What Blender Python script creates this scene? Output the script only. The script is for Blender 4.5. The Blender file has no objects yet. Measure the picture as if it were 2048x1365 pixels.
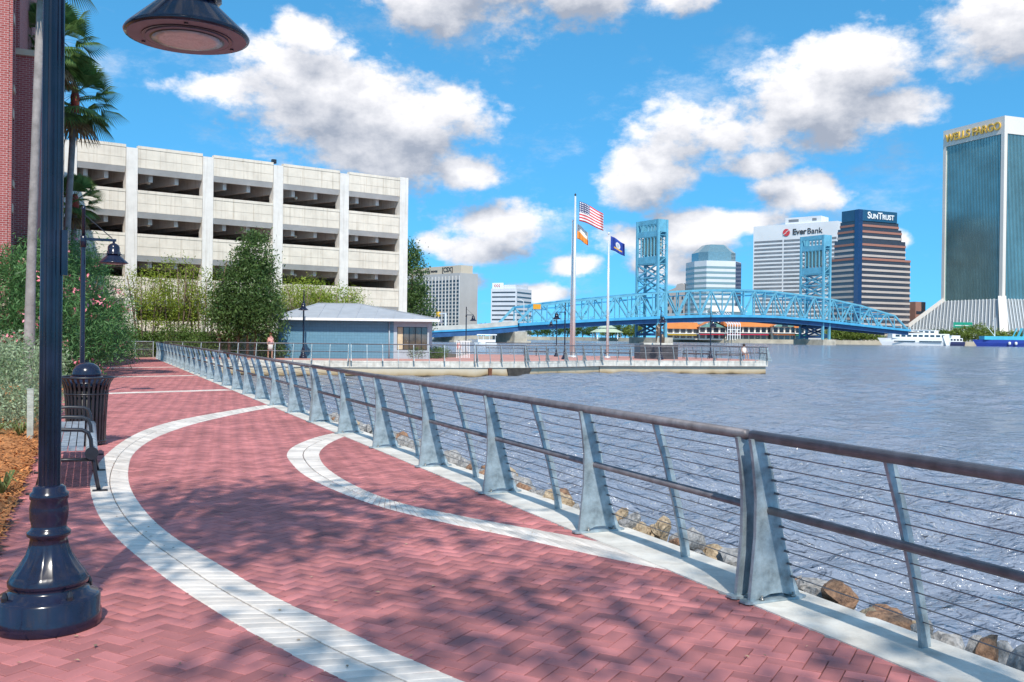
import bpy, math, random
import numpy as np
from mathutils import Vector, Matrix
random.seed(11); RNG = np.random.default_rng(11)
scene = bpy.context.scene
COL = scene.collection
R = math.radians

# ---------------------------------------------------------------- camera
FPX, CX, CY, EYE = 1900.0, 1024.0, 682.5, 1.70          # focal length in photo pixels, eye height over the deck
PITCH, ROLL = math.atan(9.5/FPX), R(0.7)
cam_data = bpy.data.cameras.new('camera')
cam = bpy.data.objects.new('camera', cam_data); COL.objects.link(cam)
cam_data.sensor_width = 36.0; cam_data.lens = FPX/2048*36.0
cam_data.clip_start = 0.05; cam_data.clip_end = 20000
CAM_ROT = Matrix.Rotation(math.pi/2-PITCH, 4, 'X') @ Matrix.Rotation(ROLL, 4, 'Z')
cam.matrix_world = Matrix.Translation((0, 0, EYE)) @ CAM_ROT
scene.camera = cam

# ---------------------------------------------------------------- sky and sun
SUN_EL, SUN_DIR = R(46), Vector((0.15, -0.99, 0)).normalized()    # behind the viewer, a little to the right
SUN_VEC = Vector((SUN_DIR.x*math.cos(SUN_EL), SUN_DIR.y*math.cos(SUN_EL), math.sin(SUN_EL)))
world = bpy.data.worlds.new('World'); scene.world = world; world.use_nodes = True
wt = world.node_tree; wt.nodes.clear()
def wn(t, **k):
    n = wt.nodes.new(t)
    for a, b in k.items(): setattr(n, a, b)
    return n
def wl(a, b): wt.links.new(a, b)
def wmath(op, a, b=None, c=None, clamp=False):
    n = wn('ShaderNodeMath', operation=op, use_clamp=clamp)
    for i, v in enumerate((a, b, c)):
        if v is None: continue
        if isinstance(v, (int, float)): n.inputs[i].default_value = v
        else: wl(v, n.inputs[i])
    return n.outputs[0]
sky = wn('ShaderNodeTexSky', sky_type='NISHITA', sun_disc=False)
sky.sun_elevation = SUN_EL; sky.sun_rotation = math.atan2(SUN_DIR.x, SUN_DIR.y)
sky.air_density = 1.0; sky.dust_density = 0.15; sky.ozone_density = 2.2
tc = wn('ShaderNodeTexCoord'); lift = wn('ShaderNodeVectorMath', operation='ADD'); wl(tc.outputs['Generated'], lift.inputs[0]); lift.inputs[1].default_value = (0, 0, .26)
lnorm = wn('ShaderNodeVectorMath', operation='NORMALIZE'); wl(lift.outputs[0], lnorm.inputs[0]); wl(lnorm.outputs[0], sky.inputs['Vector'])      # very clear air: no pale band at the horizon
sep = wn('ShaderNodeSeparateXYZ'); wl(tc.outputs['Generated'], sep.inputs[0])
az = wmath('ARCTAN2', sep.outputs[0], sep.outputs[1]); el = wmath('ARCSINE', sep.outputs[2])
comb = wn('ShaderNodeCombineXYZ'); wl(az, comb.inputs[0]); wl(el, comb.inputs[1])
# cumulus banks: azimuth, elevation, half width, half height (degrees)
CLOUDS = [(-11.0,13.6,5.6,3.2),(-6.4,12.6,4.6,3.0),(-13.4,15.0,3.4,2.2),(-8.0,10.6,5.0,1.5),(-2.8,9.8,2.4,1.1),(-17.6,13.9,2.6,.9),(-12.4,17.0,2.0,1.2),
          (-2.6,20.6,7.4,3.0),(3.2,20.8,5.0,2.4),(-5.4,19.4,3.4,2.0),(9.6,20.2,2.4,1.4),
          (7.9,9.4,2.8,1.6),(12.2,12.0,4.6,2.0),(16.8,13.3,4.8,2.2),(20.0,15.4,3.2,1.8),(21.6,12.8,2.4,1.2),(14.4,10.2,2.4,.9),
          (27.2,16.6,4.2,2.1),(17.0,8.5,3.0,1.1),(-.8,6.8,3.5,1.4),(-2.2,5.2,2.6,1.0),(11.0,6.4,3.0,1.3),(6.6,5.8,2.0,1.0),
          (9.6,3.6,1.6,.6)]
CLOUDS += [(-4.6,5.4,2.0,.8),(4.0,4.4,1.8,.7),(8.6,4.4,2.2,.8),(14.0,6.8,2.2,.8),(20.8,5.6,1.6,.7),(-3.4,3.2,2.0,.7),(1.6,2.6,2.2,.6)]
CLOUDS = [(a, e, ra*1.1, re*1.12) for a, e, ra, re in CLOUDS]
def cloud_distance(src):
    dm = None
    for (a, e, ra, re) in CLOUDS:
        s = wn('ShaderNodeVectorMath', operation='SUBTRACT'); wl(src, s.inputs[0]); s.inputs[1].default_value = (R(a), R(e), 0)
        m = wn('ShaderNodeVectorMath', operation='MULTIPLY'); wl(s.outputs[0], m.inputs[0]); m.inputs[1].default_value = (1/R(ra), 1/R(re), 0)
        l = wn('ShaderNodeVectorMath', operation='LENGTH'); wl(m.outputs[0], l.inputs[0])
        dm = l.outputs['Value'] if dm is None else wmath('SMOOTH_MIN', dm, l.outputs['Value'], 0.35)
    return dm
def wnoise(src, scale, detail, rough, off=(0, 0, 0), stretch=(1, 1.5, 1)):
    mp = wn('ShaderNodeMapping'); wl(src, mp.inputs[0]); mp.inputs['Location'].default_value = off; mp.inputs['Scale'].default_value = stretch
    n = wn('ShaderNodeTexNoise'); wl(mp.outputs[0], n.inputs['Vector'])
    n.inputs['Scale'].default_value = scale; n.inputs['Detail'].default_value = detail; n.inputs['Roughness'].default_value = rough
    return n.outputs['Fac']
def cloud_field(src):
    # the banks in view, and the same broken cover over the rest of the sky
    rest = wmath('MULTIPLY_ADD', wnoise(src, 4.2, 2, .5, (5, 9, 0)), 7.0, -3.9)
    sp_ = wn('ShaderNodeSeparateXYZ'); wl(src, sp_.inputs[0])
    away = wmath('MAXIMUM', wmath('DIVIDE', wmath('ABSOLUTE', sp_.outputs[0]), R(33)), wmath('DIVIDE', sp_.outputs[1], R(24)))
    rest = wmath('SUBTRACT', rest, wmath('MULTIPLY', wmath('SUBTRACT', 1.1, away, clamp=True), 12.0))
    f = wmath('ADD', wmath('MAXIMUM', wmath('SUBTRACT', 1.0, cloud_distance(src)), rest), wmath('MULTIPLY', wmath('SUBTRACT', wnoise(src, 11, 10, .6), .5), 2.6))
    return wmath('ADD', f, wmath('MULTIPLY', wmath('SUBTRACT', wnoise(src, 34, 8, .62, (3, 1, 0)), .5), .8))
up = wn('ShaderNodeVectorMath', operation='ADD'); wl(comb.outputs[0], up.inputs[0]); up.inputs[1].default_value = (-.010, .034, 0)
field = cloud_field(comb.outputs[0]); field_up = cloud_field(up.outputs[0])
mr = wn('ShaderNodeMapRange', interpolation_type='SMOOTHSTEP'); wl(field, mr.inputs['Value'])
mr.inputs['From Min'].default_value = -.16; mr.inputs['From Max'].default_value = .42; mr.inputs['To Max'].default_value = .97
wisp = wn('ShaderNodeMapRange', interpolation_type='SMOOTHSTEP'); wl(wnoise(comb.outputs[0], 7, 10, .68, (7, 2, 0), (1, 2.0, 1)), wisp.inputs['Value'])
wisp.inputs['From Min'].default_value = .50; wisp.inputs['From Max'].default_value = .80; wisp.inputs['To Max'].default_value = .62
mask = wmath('MAXIMUM', mr.outputs[0], wisp.outputs[0])
shade = wmath('MULTIPLY_ADD', wmath('SUBTRACT', field, field_up), .80, wmath('MULTIPLY_ADD', field, -.26, .55), clamp=True)
ccol = wn('ShaderNodeMix', data_type='RGBA'); wl(shade, ccol.inputs['Factor'])
ccol.inputs['A'].default_value = (2.3, 2.55, 3.1, 1); ccol.inputs['B'].default_value = (6.3, 6.2, 6.3, 1)
hsv = wn('ShaderNodeMix', data_type='RGBA', blend_type='MULTIPLY'); wl(sky.outputs[0], hsv.inputs['A']); hsv.inputs['Factor'].default_value = 1.0
hsv.inputs['B'].default_value = (.50, 1.28, 1.42, 1)          # deep clear azure
mixc = wn('ShaderNodeMix', data_type='RGBA'); wl(mask, mixc.inputs['Factor']); wl(hsv.outputs['Result'], mixc.inputs['A']); wl(ccol.outputs['Result'], mixc.inputs['B'])
bg = wn('ShaderNodeBackground'); bg.inputs['Strength'].default_value = 0.122; wl(mixc.outputs['Result'], bg.inputs['Color'])
wo = wn('ShaderNodeOutputWorld'); wl(bg.outputs[0], wo.inputs[0])

sun_data = bpy.data.lights.new('sun', 'SUN'); sun_data.energy = 3.3; sun_data.angle = R(.55); sun_data.color = (1, .94, .85)
sun = bpy.data.objects.new('sun', sun_data); COL.objects.link(sun)
sun.rotation_euler = SUN_VEC.to_track_quat('Z', 'Y').to_euler(); sun.location = (0, 0, 60)

scene.view_settings.view_transform = 'Standard'; scene.view_settings.look = 'None'
scene.view_settings.exposure = 0.55; scene.view_settings.gamma = 1.0
scene.render.film_transparent = False
scene.cycles.max_bounces = 6; scene.cycles.diffuse_bounces = 3; scene.cycles.transparent_max_bounces = 8
scene.cycles.use_adaptive_sampling = True; scene.cycles.use_denoising = True

# ---------------------------------------------------------------- placing helpers
_rot = CAM_ROT.to_3x3()
def ray(px, py): return _rot @ Vector(((px-CX)/FPX, -(py-CY)/FPX, -1))
def at(px, py, Y):                      # point at distance Y along a line of sight of the survey photograph
    d = ray(px, py); t = Y/d.y
    return Vector((t*d.x, Y, EYE+t*d.z))
def gx(px, Y): return (px-CX)/FPX*Y     # ground x
def gz(px, py, Y): return at(px, py, Y).z
# walkway frame: s metres along the railing, t metres towards the river
P0 = Vector((1.512, 6.154, 0)); U = Vector((-.4067, .9136, 0)); N = Vector((.9136, .4067, 0))
def W(s, t, z=0): return P0 + U*s + N*t + Vector((0, 0, z))
PAN = math.atan2(N.y, N.x)              # local x = towards the river, local y = along the railing

# ---------------------------------------------------------------- mesh builder
class MB:
    def __init__(s): s.v = []; s.f = []; s.uv = None
    def add(s, vs, fs):
        k = len(s.v); s.v += [tuple(x) for x in vs]; s.f += [tuple(i+k for i in q) for q in fs]; return s
    def box(s, x0, x1, y0, y1, z0, z1):
        return s.add([(x0,y0,z0),(x1,y0,z0),(x1,y1,z0),(x0,y1,z0),(x0,y0,z1),(x1,y0,z1),(x1,y1,z1),(x0,y1,z1)],
                     [(3,2,1,0),(4,5,6,7),(0,1,5,4),(1,2,6,5),(2,3,7,6),(3,0,4,7)])
    def quad(s, a, b, c, d): return s.add([a, b, c, d], [(0, 1, 2, 3)])
    def prism(s, poly, z0, z1):          # plan outline (counter-clockwise) raised
        n = len(poly)
        return s.add([(x,y,z0) for x, y in poly]+[(x,y,z1) for x, y in poly],
                     [tuple(range(n-1,-1,-1)), tuple(range(n,2*n))]+[(i,(i+1)%n,n+(i+1)%n,n+i) for i in range(n)])
    def sweep(s, poly, d):               # 3-D outline swept by vector d
        n = len(poly); d = Vector(d); a = [Vector(p) for p in poly]
        return s.add(a+[p+d for p in a], [tuple(range(n-1,-1,-1)), tuple(range(n,2*n))]+[(i,(i+1)%n,n+(i+1)%n,n+i) for i in range(n)])
    def bar(s, p, q, w, h=None, up=(0, 0, 1)):
        p, q = Vector(p), Vector(q); h = h or w; d = (q-p).normalized(); up = Vector(up)
        if abs(d.dot(up)) > .98: up = Vector((0, 1, 0)) if abs(d.y) < .9 else Vector((1, 0, 0))
        x = d.cross(up).normalized()*(w/2); y = x.cross(d).normalized()*(h/2)
        vs = [p-x-y, p+x-y, p+x+y, p-x+y, q-x-y, q+x-y, q+x+y, q-x+y]
        return s.add(vs, [(3,2,1,0),(4,5,6,7),(0,1,5,4),(1,2,6,5),(2,3,7,6),(3,0,4,7)])
    def tube(s, pts, r, n=8, cap=True):
        pts = [Vector(p) for p in pts]; rs = r if isinstance(r, (list, tuple)) else [r]*len(pts)
        k = len(s.v); ref = None
        for i, p in enumerate(pts):
            d = (pts[min(i+1, len(pts)-1)]-pts[max(i-1, 0)]).normalized()
            if ref is None: ref = Vector((0, 0, 1)) if abs(d.z) < .9 else Vector((1, 0, 0))
            x = (ref-d*ref.dot(d)).normalized(); y = d.cross(x); ref = x
            for j in range(n):
                a = 2*math.pi*j/n; s.v.append(tuple(p+(x*math.cos(a)+y*math.sin(a))*rs[i]))
        for i in range(len(pts)-1):
            for j in range(n):
                a, b = k+i*n+j, k+i*n+(j+1) % n; s.f.append((a, b, b+n, a+n))
        if cap: s.f.append(tuple(k+j for j in range(n-1,-1,-1))); s.f.append(tuple(k+(len(pts)-1)*n+j for j in range(n)))
        return s
    def lathe(s, prof, n=24, c=(0, 0, 0), flute=None):
        k = len(s.v)
        for i, (r, z) in enumerate(prof):
            for j in range(n):
                a = 2*math.pi*j/n; rr = r*(1-(flute(i, j) if flute else 0))
                s.v.append((c[0]+rr*math.cos(a), c[1]+rr*math.sin(a), c[2]+z))
        for i in range(len(prof)-1):
            for j in range(n):
                a, b = k+i*n+j, k+i*n+(j+1) % n; s.f.append((a, b, b+n, a+n))
        s.f.append(tuple(k+j for j in range(n-1,-1,-1))); s.f.append(tuple(k+(len(prof)-1)*n+j for j in range(n)))
        return s
    def mesh(s, name, smooth=False):
        m = bpy.data.meshes.new(name); m.from_pydata(s.v, [], s.f)
        if smooth: m.polygons.foreach_set('use_smooth', [True]*len(m.polygons))
        m.update(); return m
    def build(s, name, mat, parent=None, smooth=False):
        return obj(name, s.mesh(name, smooth), mat, parent)
def obj(name, mesh, mat, parent=None, loc=None, rot=None):
    if mat is not None and not mesh.materials: mesh.materials.append(mat)
    o = bpy.data.objects.new(name, mesh); COL.objects.link(o)
    if parent: o.parent = parent
    if loc: o.location = loc
    if rot: o.rotation_euler = rot
    return o
def tag(o, label, cat, group=None):
    o['label'] = label; o['category'] = cat
    if group: o['group'] = group
    return o
def thing(name, label, cat, loc=(0, 0, 0), rz=0, group=None):
    o = bpy.data.objects.new(name, None); COL.objects.link(o); o.empty_display_size = .3
    o.location = loc; o.rotation_euler = (0, 0, rz)
    return tag(o, label, cat, group)
def struct(o): o['kind'] = 'structure'; return o
def stuff(o): o['kind'] = 'stuff'; return o
def copy_tree(o, label=None, parent=None):
    c = o.copy(); COL.objects.link(c); c.parent = parent
    if label: c['label'] = label
    for ch in o.children: copy_tree(ch, None, c)
    return c
def fast_mesh(name, V, F):               # numpy vertices and equal-sized faces
    m = bpy.data.meshes.new(name); k = F.shape[1]
    m.vertices.add(len(V)); m.vertices.foreach_set('co', V.astype(np.float32).ravel())
    m.loops.add(F.size); m.loops.foreach_set('vertex_index', F.astype(np.int32).ravel())
    m.polygons.add(len(F)); m.polygons.foreach_set('loop_start', np.arange(0, F.size, k, dtype=np.int32)); m.polygons.foreach_set('loop_total', np.full(len(F), k, np.int32))
    m.update(calc_edges=True); return m

# ---------------------------------------------------------------- materials
MATS = {}
def mat(name, col, rough=.6, metal=0., var=.12, scale=6., bump=0., bscale=40., col2=None, island=0., spec=.5, coat=0., detail=6):
    if name in MATS: return MATS[name]
    m = bpy.data.materials.new(name); m.use_nodes = True; nt = m.node_tree; b = nt.nodes['Principled BSDF']
    b.inputs['Roughness'].default_value = rough; b.inputs['Metallic'].default_value = metal
    b.inputs['Specular IOR Level'].default_value = spec; b.inputs['Coat Weight'].default_value = coat
    t = nt.nodes.new('ShaderNodeTexCoord'); n = nt.nodes.new('ShaderNodeTexNoise'); nt.links.new(t.outputs['Object'], n.inputs['Vector'])
    n.inputs['Scale'].default_value = scale; n.inputs['Detail'].default_value = detail; n.inputs['Roughness'].default_value = .62
    r = nt.nodes.new('ShaderNodeValToRGB'); nt.links.new(n.outputs['Fac'], r.inputs[0])
    c = np.array(col); d = np.array(col2) if col2 is not None else None
    lo = c*(1-var*1.6) if d is None else c; hi = np.minimum(c*(1+var*1.3), .95) if d is None else d
    r.color_ramp.elements[0].position = .3; r.color_ramp.elements[1].position = .7
    r.color_ramp.elements[0].color = (*lo, 1); r.color_ramp.elements[1].color = (*hi, 1)
    out = r.outputs['Color']
    if island:
        g = nt.nodes.new('ShaderNodeNewGeometry'); oi = nt.nodes.new('ShaderNodeObjectInfo')
        ad = nt.nodes.new('ShaderNodeMath'); ad.operation = 'ADD'; nt.links.new(g.outputs['Random Per Island'], ad.inputs[0]); nt.links.new(oi.outputs['Random'], ad.inputs[1])
        fr = nt.nodes.new('ShaderNodeMath'); fr.operation = 'FRACT'; nt.links.new(ad.outputs[0], fr.inputs[0])
        mr = nt.nodes.new('ShaderNodeMapRange'); nt.links.new(fr.outputs[0], mr.inputs['Value']); mr.inputs['To Min'].default_value = 1-island; mr.inputs['To Max'].default_value = 1+island
        h = nt.nodes.new('ShaderNodeHueSaturation'); nt.links.new(out, h.inputs['Color']); nt.links.new(mr.outputs[0], h.inputs['Value']); out = h.outputs[0]
    nt.links.new(out, b.inputs['Base Color'])
    if bump:
        n2 = nt.nodes.new('ShaderNodeTexNoise'); nt.links.new(t.outputs['Object'], n2.inputs['Vector']); n2.inputs['Scale'].default_value = bscale; n2.inputs['Detail'].default_value = 5
        bp = nt.nodes.new('ShaderNodeBump'); nt.links.new(n2.outputs['Fac'], bp.inputs['Height']); bp.inputs['Strength'].default_value = bump; bp.inputs['Distance'].default_value = .02
        nt.links.new(bp.outputs[0], b.inputs['Normal'])
    m['b'] = 1; MATS[name] = m; return m
def leafmat(name, col, col2, rough=.5, trans=.35):
    m = mat(name, col, rough, 0, 0, 1.3, col2=col2, island=.35, spec=.35)
    nt = m.node_tree; b = nt.nodes['Principled BSDF']; out = nt.nodes['Material Output']
    src = b.inputs['Base Color'].links[0].from_socket
    tr = nt.nodes.new('ShaderNodeBsdfTranslucent'); nt.links.new(src, tr.inputs['Color'])
    mx = nt.nodes.new('ShaderNodeMixShader'); mx.inputs[0].default_value = trans
    nt.links.new(b.outputs[0], mx.inputs[1]); nt.links.new(tr.outputs[0], mx.inputs[2]); nt.links.new(mx.outputs[0], out.inputs['Surface'])
    return m
def glass(name, col, rough=.06, spec=1., metal=.0): return mat(name, col, rough, metal, .1, .6, spec=spec)
BRICK = mat('brick_red', (.45, .158, .152), .8, 0, .16, .9, .35, 160, island=.23)
JOINT = mat('joint_sand', (.10, .055, .05), .95, 0, .2, 30)
PAVER = mat('paver_cream', (.68, .61, .54), .82, 0, .16, 2.2, .3, 120, island=.15)
CONC = mat('concrete_pale', (.63, .595, .53), .85, 0, .18, 2.2, .25, 60)
CONCW = mat('concrete_white', (.66, .63, .58), .85, 0, .09, 1.2, .15, 30)
GALV = mat('galvanised_steel', (.33, .395, .42), .5, .45, .30, 9, .12, 60, detail=9)
RAILM = mat('rail_bronze', (.18, .165, .175), .5, .4, .25, 7, .08, 80)
CABLE = mat('cable_steel', (.20, .19, .20), .4, .7, .1, 20)
BLACK = mat('black_gloss_paint', (.010, .012, .030), .2, 0, .2, 8, coat=.25, spec=.4)
BLACKM = mat('black_satin_paint', (.016, .016, .022), .38, 0, .2, 12, coat=.2)
WHITE = mat('white_paint', (.78, .78, .77), .45, 0, .05, 3)
DARKG = glass('dark_glass', (.018, .024, .034), .08)
WATERROCK = None
# ================================================================ SETTING
WATER_Z = -1.0
def water_material():
    m = bpy.data.materials.new('river_water'); m.use_nodes = True; nt = m.node_tree; b = nt.nodes['Principled BSDF']
    b.inputs['Base Color'].default_value = (.22, .25, .31, 1); b.inputs['Roughness'].default_value = .12; b.inputs['IOR'].default_value = 1.33
    b.inputs['Specular IOR Level'].default_value = .8
    t = nt.nodes.new('ShaderNodeTexCoord'); prev = None
    for sc, st, dist, strch in ((.7, .6, .5, (1, 2.2, 1)), (2.6, .8, .25, (1, 2.0, 1)), (8, .8, .08, (1, 1.7, 1))):
        mp = nt.nodes.new('ShaderNodeMapping'); nt.links.new(t.outputs['Object'], mp.inputs[0]); mp.inputs['Scale'].default_value = strch; mp.inputs['Rotation'].default_value = (0, 0, .22)
        n = nt.nodes.new('ShaderNodeTexNoise'); nt.links.new(mp.outputs[0], n.inputs['Vector']); n.inputs['Scale'].default_value = sc; n.inputs['Detail'].default_value = 3; n.inputs['Distortion'].default_value = .6
        bp = nt.nodes.new('ShaderNodeBump'); nt.links.new(n.outputs['Fac'], bp.inputs['Height']); bp.inputs['Strength'].default_value = st; bp.inputs['Distance'].default_value = dist
        if prev: nt.links.new(prev.outputs[0], bp.inputs['Normal'])
        prev = bp
    nt.links.new(prev.outputs[0], b.inputs['Normal'])
    return m
WATER = water_material()
struct(MB().quad((-6000,-300,WATER_Z-.35),(9000,-300,WATER_Z-.35),(9000,9000,WATER_Z-.35),(-6000,9000,WATER_Z-.35)).build('deep_water', WATER))
# wind chop: a wave field on a grid that coarsens with distance
nr_, nc_ = 880, 420
yy = 2.2*np.exp(np.linspace(0, math.log(900/2.2), nr_)); kk = np.linspace(-.95, .95, nc_)
GX = yy[:,None]*kk[None,:]; GY = np.repeat(yy[:,None], nc_, 1); GZ = np.zeros_like(GX); step = (yy*math.log(900/2.2)/nr_)[:,None]
wr = np.random.default_rng(5)
for k in range(70):
    lam = .28*(14**(k/69.)); th = math.pi/2+wr.normal(0, .55)+.12; ph = wr.uniform(0, 6.28); amp = .014*lam**.9*wr.uniform(.5, 1.3)
    w = np.clip((lam/step-2.5)/2.5, 0, 1); q = 2*math.pi/lam*(GX*math.cos(th)+GY*math.sin(th))+ph
    GZ += w*amp*(np.sin(q)+.25*np.cos(2*q))
gust = .62+.55*np.sin(GX*.11+GY*.05+1)*np.sin(GY*.083-GX*.03)
GZ *= gust
V = np.stack([GX, GY, WATER_Z+GZ], -1).reshape(-1, 3); ii = np.arange(nr_*nc_).reshape(nr_, nc_)
F = np.stack([ii[:-1,:-1], ii[:-1,1:], ii[1:,1:], ii[1:,:-1]], -1).reshape(-1, 4)
wm = fast_mesh('river_water', V, F); wm.polygons.foreach_set('use_smooth', [True]*len(wm.polygons)); struct(obj('river_water', wm, WATER))
SOIL = mat('soil', (.13, .10, .07), .95, 0, .3, 1.5, .4, 12)
GRASSY = mat('lawn', (.07, .11, .03), .9, 0, .3, .6, .4, 30)
# near bank: one sheet of land left of the walkway and behind the plaza
bank = [(W(-30,-4.5).x,W(-30,-4.5).y),(W(61,-4.5).x,W(61,-4.5).y),(-24.2,61.5),(-12,62),(-4,66),(-2.5,78),(-4,88),(-12,105),(-45,160),(-120,300),(-330,640),(-2500,900),(-2500,-200)]
struct(MB().prism(bank, -1.6, -.03).build('ground', SOIL))

# walkway bed
L = 60.6
def wquad(m, s0, s1, t0, t1, z0, z1):
    m.sweep([W(s0,t0,z0),W(s0,t1,z0),W(s1,t1,z0),W(s1,t0,z0)], (0,0,z1-z0))
wb = MB(); wquad(wb, -12, L, -4.53, -.0, -.4, -.012)
walkway = struct(wb.build('walkway', JOINT))

# bands of cream pavers (left and right outlines on the deck, metres)
B1L = [(-5.62,22.98),(-5.87,22.41),(-6.08,21.15),(-6.3,19.76),(-6.46,18.22),(-6.40,16.74),(-6.14,15.2),(-5.67,13.35),(-5.19,11.86),(-4.77,10.75),(-4.32,9.77),(-3.76,8.67),(-3.29,7.88),(-2.7,7.0),(-2.25,6.37),(-1.92,5.95),(-1.59,5.53),(-1.23,5.11),(-1.0,4.85),(-.77,4.62),(-.35,4.2),(.2,3.75)]
B1R = [(-5.38,22.1),(-5.55,21.4),(-5.72,20.22),(-5.86,18.6),(-5.88,17.0),(-5.72,15.2),(-5.29,13.27),(-4.69,11.64),(-4.17,10.4),(-3.66,9.38),(-3.2,8.54),(-2.8,7.9),(-2.34,7.26),(-1.93,6.7),(-1.52,6.13),(-1.07,5.62),(-.66,5.13),(-.44,4.91),(-.2,4.65),(.2,4.28),(.62,3.9)]
B2L = [(-3.02,16.35),(-3.16,15.9),(-3.27,15.15),(-3.29,14.26),(-3.18,13.42),(-3.0,12.79),(-2.55,11.52),(-1.97,10.4),(-1.32,9.4),(-.79,8.81),(-.34,8.38),(.1,7.97),(.51,7.55),(.88,7.2),(1.2,6.92),(1.42,6.74)]
B2R = [(-2.76,15.8),(-2.81,15.2),(-2.82,14.57),(-2.76,13.69),(-2.57,12.83),(-2.31,11.98),(-1.86,10.9),(-1.4,10.01),(-.98,9.42),(-.62,9.1),(-.2,8.71),(.26,8.33),(.62,8.0),(.9,7.74)]
def resample(P, n):
    P = np.array(P, float)
    for _ in range(2):                                   # soften the corners
        Q = [P[0]]
        for a, b in zip(P[:-1], P[1:]): Q += [a*.75+b*.25, a*.25+b*.75]
        P = np.array(Q+[P[-1]])
    d = np.r_[0, np.cumsum(np.hypot(*np.diff(P, axis=0).T))]; x = np.linspace(0, d[-1], n)
    return np.c_[np.interp(x, d, P[:,0]), np.interp(x, d, P[:,1])]
def inside(poly, x, y):
    c = False; n = len(poly); j = n-1
    for i in range(n):
        xi, yi = poly[i]; xj, yj = poly[j]
        if (yi > y) != (yj > y) and x < (xj-xi)*(y-yi)/(yj-yi)+xi: c = not c
        j = i
    return c
paver_quads = []; band_polys = []
for Lp, Rp in ((B1L, B1R), (B2L, B2R)):
    length = sum(math.dist(a, b) for a, b in zip(Lp[:-1], Lp[1:])); n = int(length/.115)
    a, b = resample(Lp, n+1), resample(Rp, n+1); mid = a*.5+b*.5
    band_polys.append([tuple(p) for p in a]+[tuple(p) for p in b[::-1]])
    for P, Q in ((a, mid), (mid, b)):
        for i in range(n):
            paver_quads.append([P[i], Q[i], Q[i+1], P[i+1]])
for (x, y) in ((-8.3,28.1),(-12.44,37.2),(-16.4,45.9)):   # straight cream courses across the walk
    d = Vector((.75,.66,0)).normalized(); s0 = (Vector((x,y,0))-P0).dot(N); e = Vector((x,y,0))-d*(s0/d.dot(N)); w = Vector((-d.y, d.x, 0))*.5
    Lc = 4.5/d.dot(N); nn = int(Lc/.4)
    band_polys.append([tuple((e-d*Lc)[:2]), tuple(e[:2]), tuple((e+w)[:2]), tuple((e-d*Lc+w)[:2])])
    for i in range(nn):
        a0, a1 = e-d*(Lc*i/nn), e-d*(Lc*(i+1)/nn)
        for k in (0, .5): paver_quads.append([np.array((a1+w*k)[:2]), np.array((a0+w*k)[:2]), np.array((a0+w*(k+.5))[:2]), np.array((a1+w*(k+.5))[:2])])
def paver_mesh(q, gap=.0065, h=.05, top=.004):
    q = [np.array(p, float) for p in q]; c = sum(q)/4
    area = sum(q[i][0]*q[(i+1)%4][1]-q[(i+1)%4][0]*q[i][1] for i in range(4))
    if area < 0: q = q[::-1]
    def inset(g): return [p+(c-p)*min(.4, g/max(1e-6, np.linalg.norm(c-p))) for p in q]
    o, t = inset(gap), inset(gap*2.6)
    return [(*p, -h) for p in o]+[(*p, top-.004) for p in o]+[(*p, top) for p in t]
PF = [(8,9,10,11)]+[(i,(i+1)%4,4+(i+1)%4,4+i) for i in range(4)]+[(4+i,4+(i+1)%4,8+(i+1)%4,8+i) for i in range(4)]
def near_order(items, centre): return sorted(range(len(items)), key=lambda i: math.hypot(*centre(items[i])))
order = near_order(paver_quads, lambda q: sum(q)/4)
rest = MB()
for r_, i in enumerate(order):
    vs = paver_mesh(paver_quads[i], top=.004+random.uniform(-.0012,.0012))
    if r_ < 300:
        c = sum(np.array(v) for v in vs)/len(vs); c[2] = 0
        m = MB().add([np.array(v)-c for v in vs], PF); obj('paver', m.mesh('paver'), PAVER, walkway, loc=tuple(c))
    else: rest.add(vs, PF)
stuff(rest.build('far_pavers', PAVER, walkway))

# red herringbone bricks
BL, BW = .2, .1
ang = R(61.7); ex, ey = np.array([math.cos(ang), math.sin(ang)]), np.array([-math.sin(ang), math.cos(ang)])
O = np.array([P0.x, P0.y]); bricks = []
un, nn_ = np.array(U[:2]), np.array(N[:2])
corner = [np.array(W(s, t)[:2]) for s in (-5, L) for t in (-4.6, 0.05)]
lat = np.array([[(c-O)@ex/BW, (c-O)@ey/BW] for c in corner]); lo, hi = lat.min(0)-4, lat.max(0)+4
bands_np = [np.array(b) for b in band_polys]; bb = [(b.min(0)-.02, b.max(0)+.02) for b in bands_np]
I, J = np.meshgrid(np.arange(-400, 1100), np.arange(-400, 400), indexing='ij')
Xc = (I+2*J).ravel(); Yc = (I-2*J).ravel()
for (dx, dy, lx, ly) in ((0, 0, 2, 1), (2, -1, 1, 2)):
    x = Xc+dx; y = Yc+dy; cx_ = (x+lx/2)*BW; cy_ = (y+ly/2)*BW
    wx = O[0]+cx_*ex[0]+cy_*ey[0]; wy = O[1]+cx_*ex[1]+cy_*ey[1]
    s_ = (wx-O[0])*un[0]+(wy-O[1])*un[1]; t_ = (wx-O[0])*nn_[0]+(wy-O[1])*nn_[1]
    ok = (s_ > -4.6) & (s_ < L-.1) & (t_ > -4.5) & (t_ < .06)
    for a, b in zip(wx[ok], wy[ok]): bricks.append((a, b, 0 if lx == 2 else 1))
def covered(x, y, ori):
    # a brick is left out only where the whole of it lies under a band
    hx, hy = (ex*BL/2, ey*BW/2) if ori == 0 else (ex*BW/2, ey*BL/2)
    for poly, (mn, mx) in zip(band_polys, bb):
        if mn[0] < x < mx[0] and mn[1] < y < mx[1] and inside(poly, x, y):
            if all(inside(poly, x+a*hx[0]*.98+b*hy[0]*.98, y+a*hx[1]*.98+b*hy[1]*.98) for a in (-1,1) for b in (-1,1)): return True
    return False
bricks = [b for b in bricks if not covered(*b)]
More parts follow.
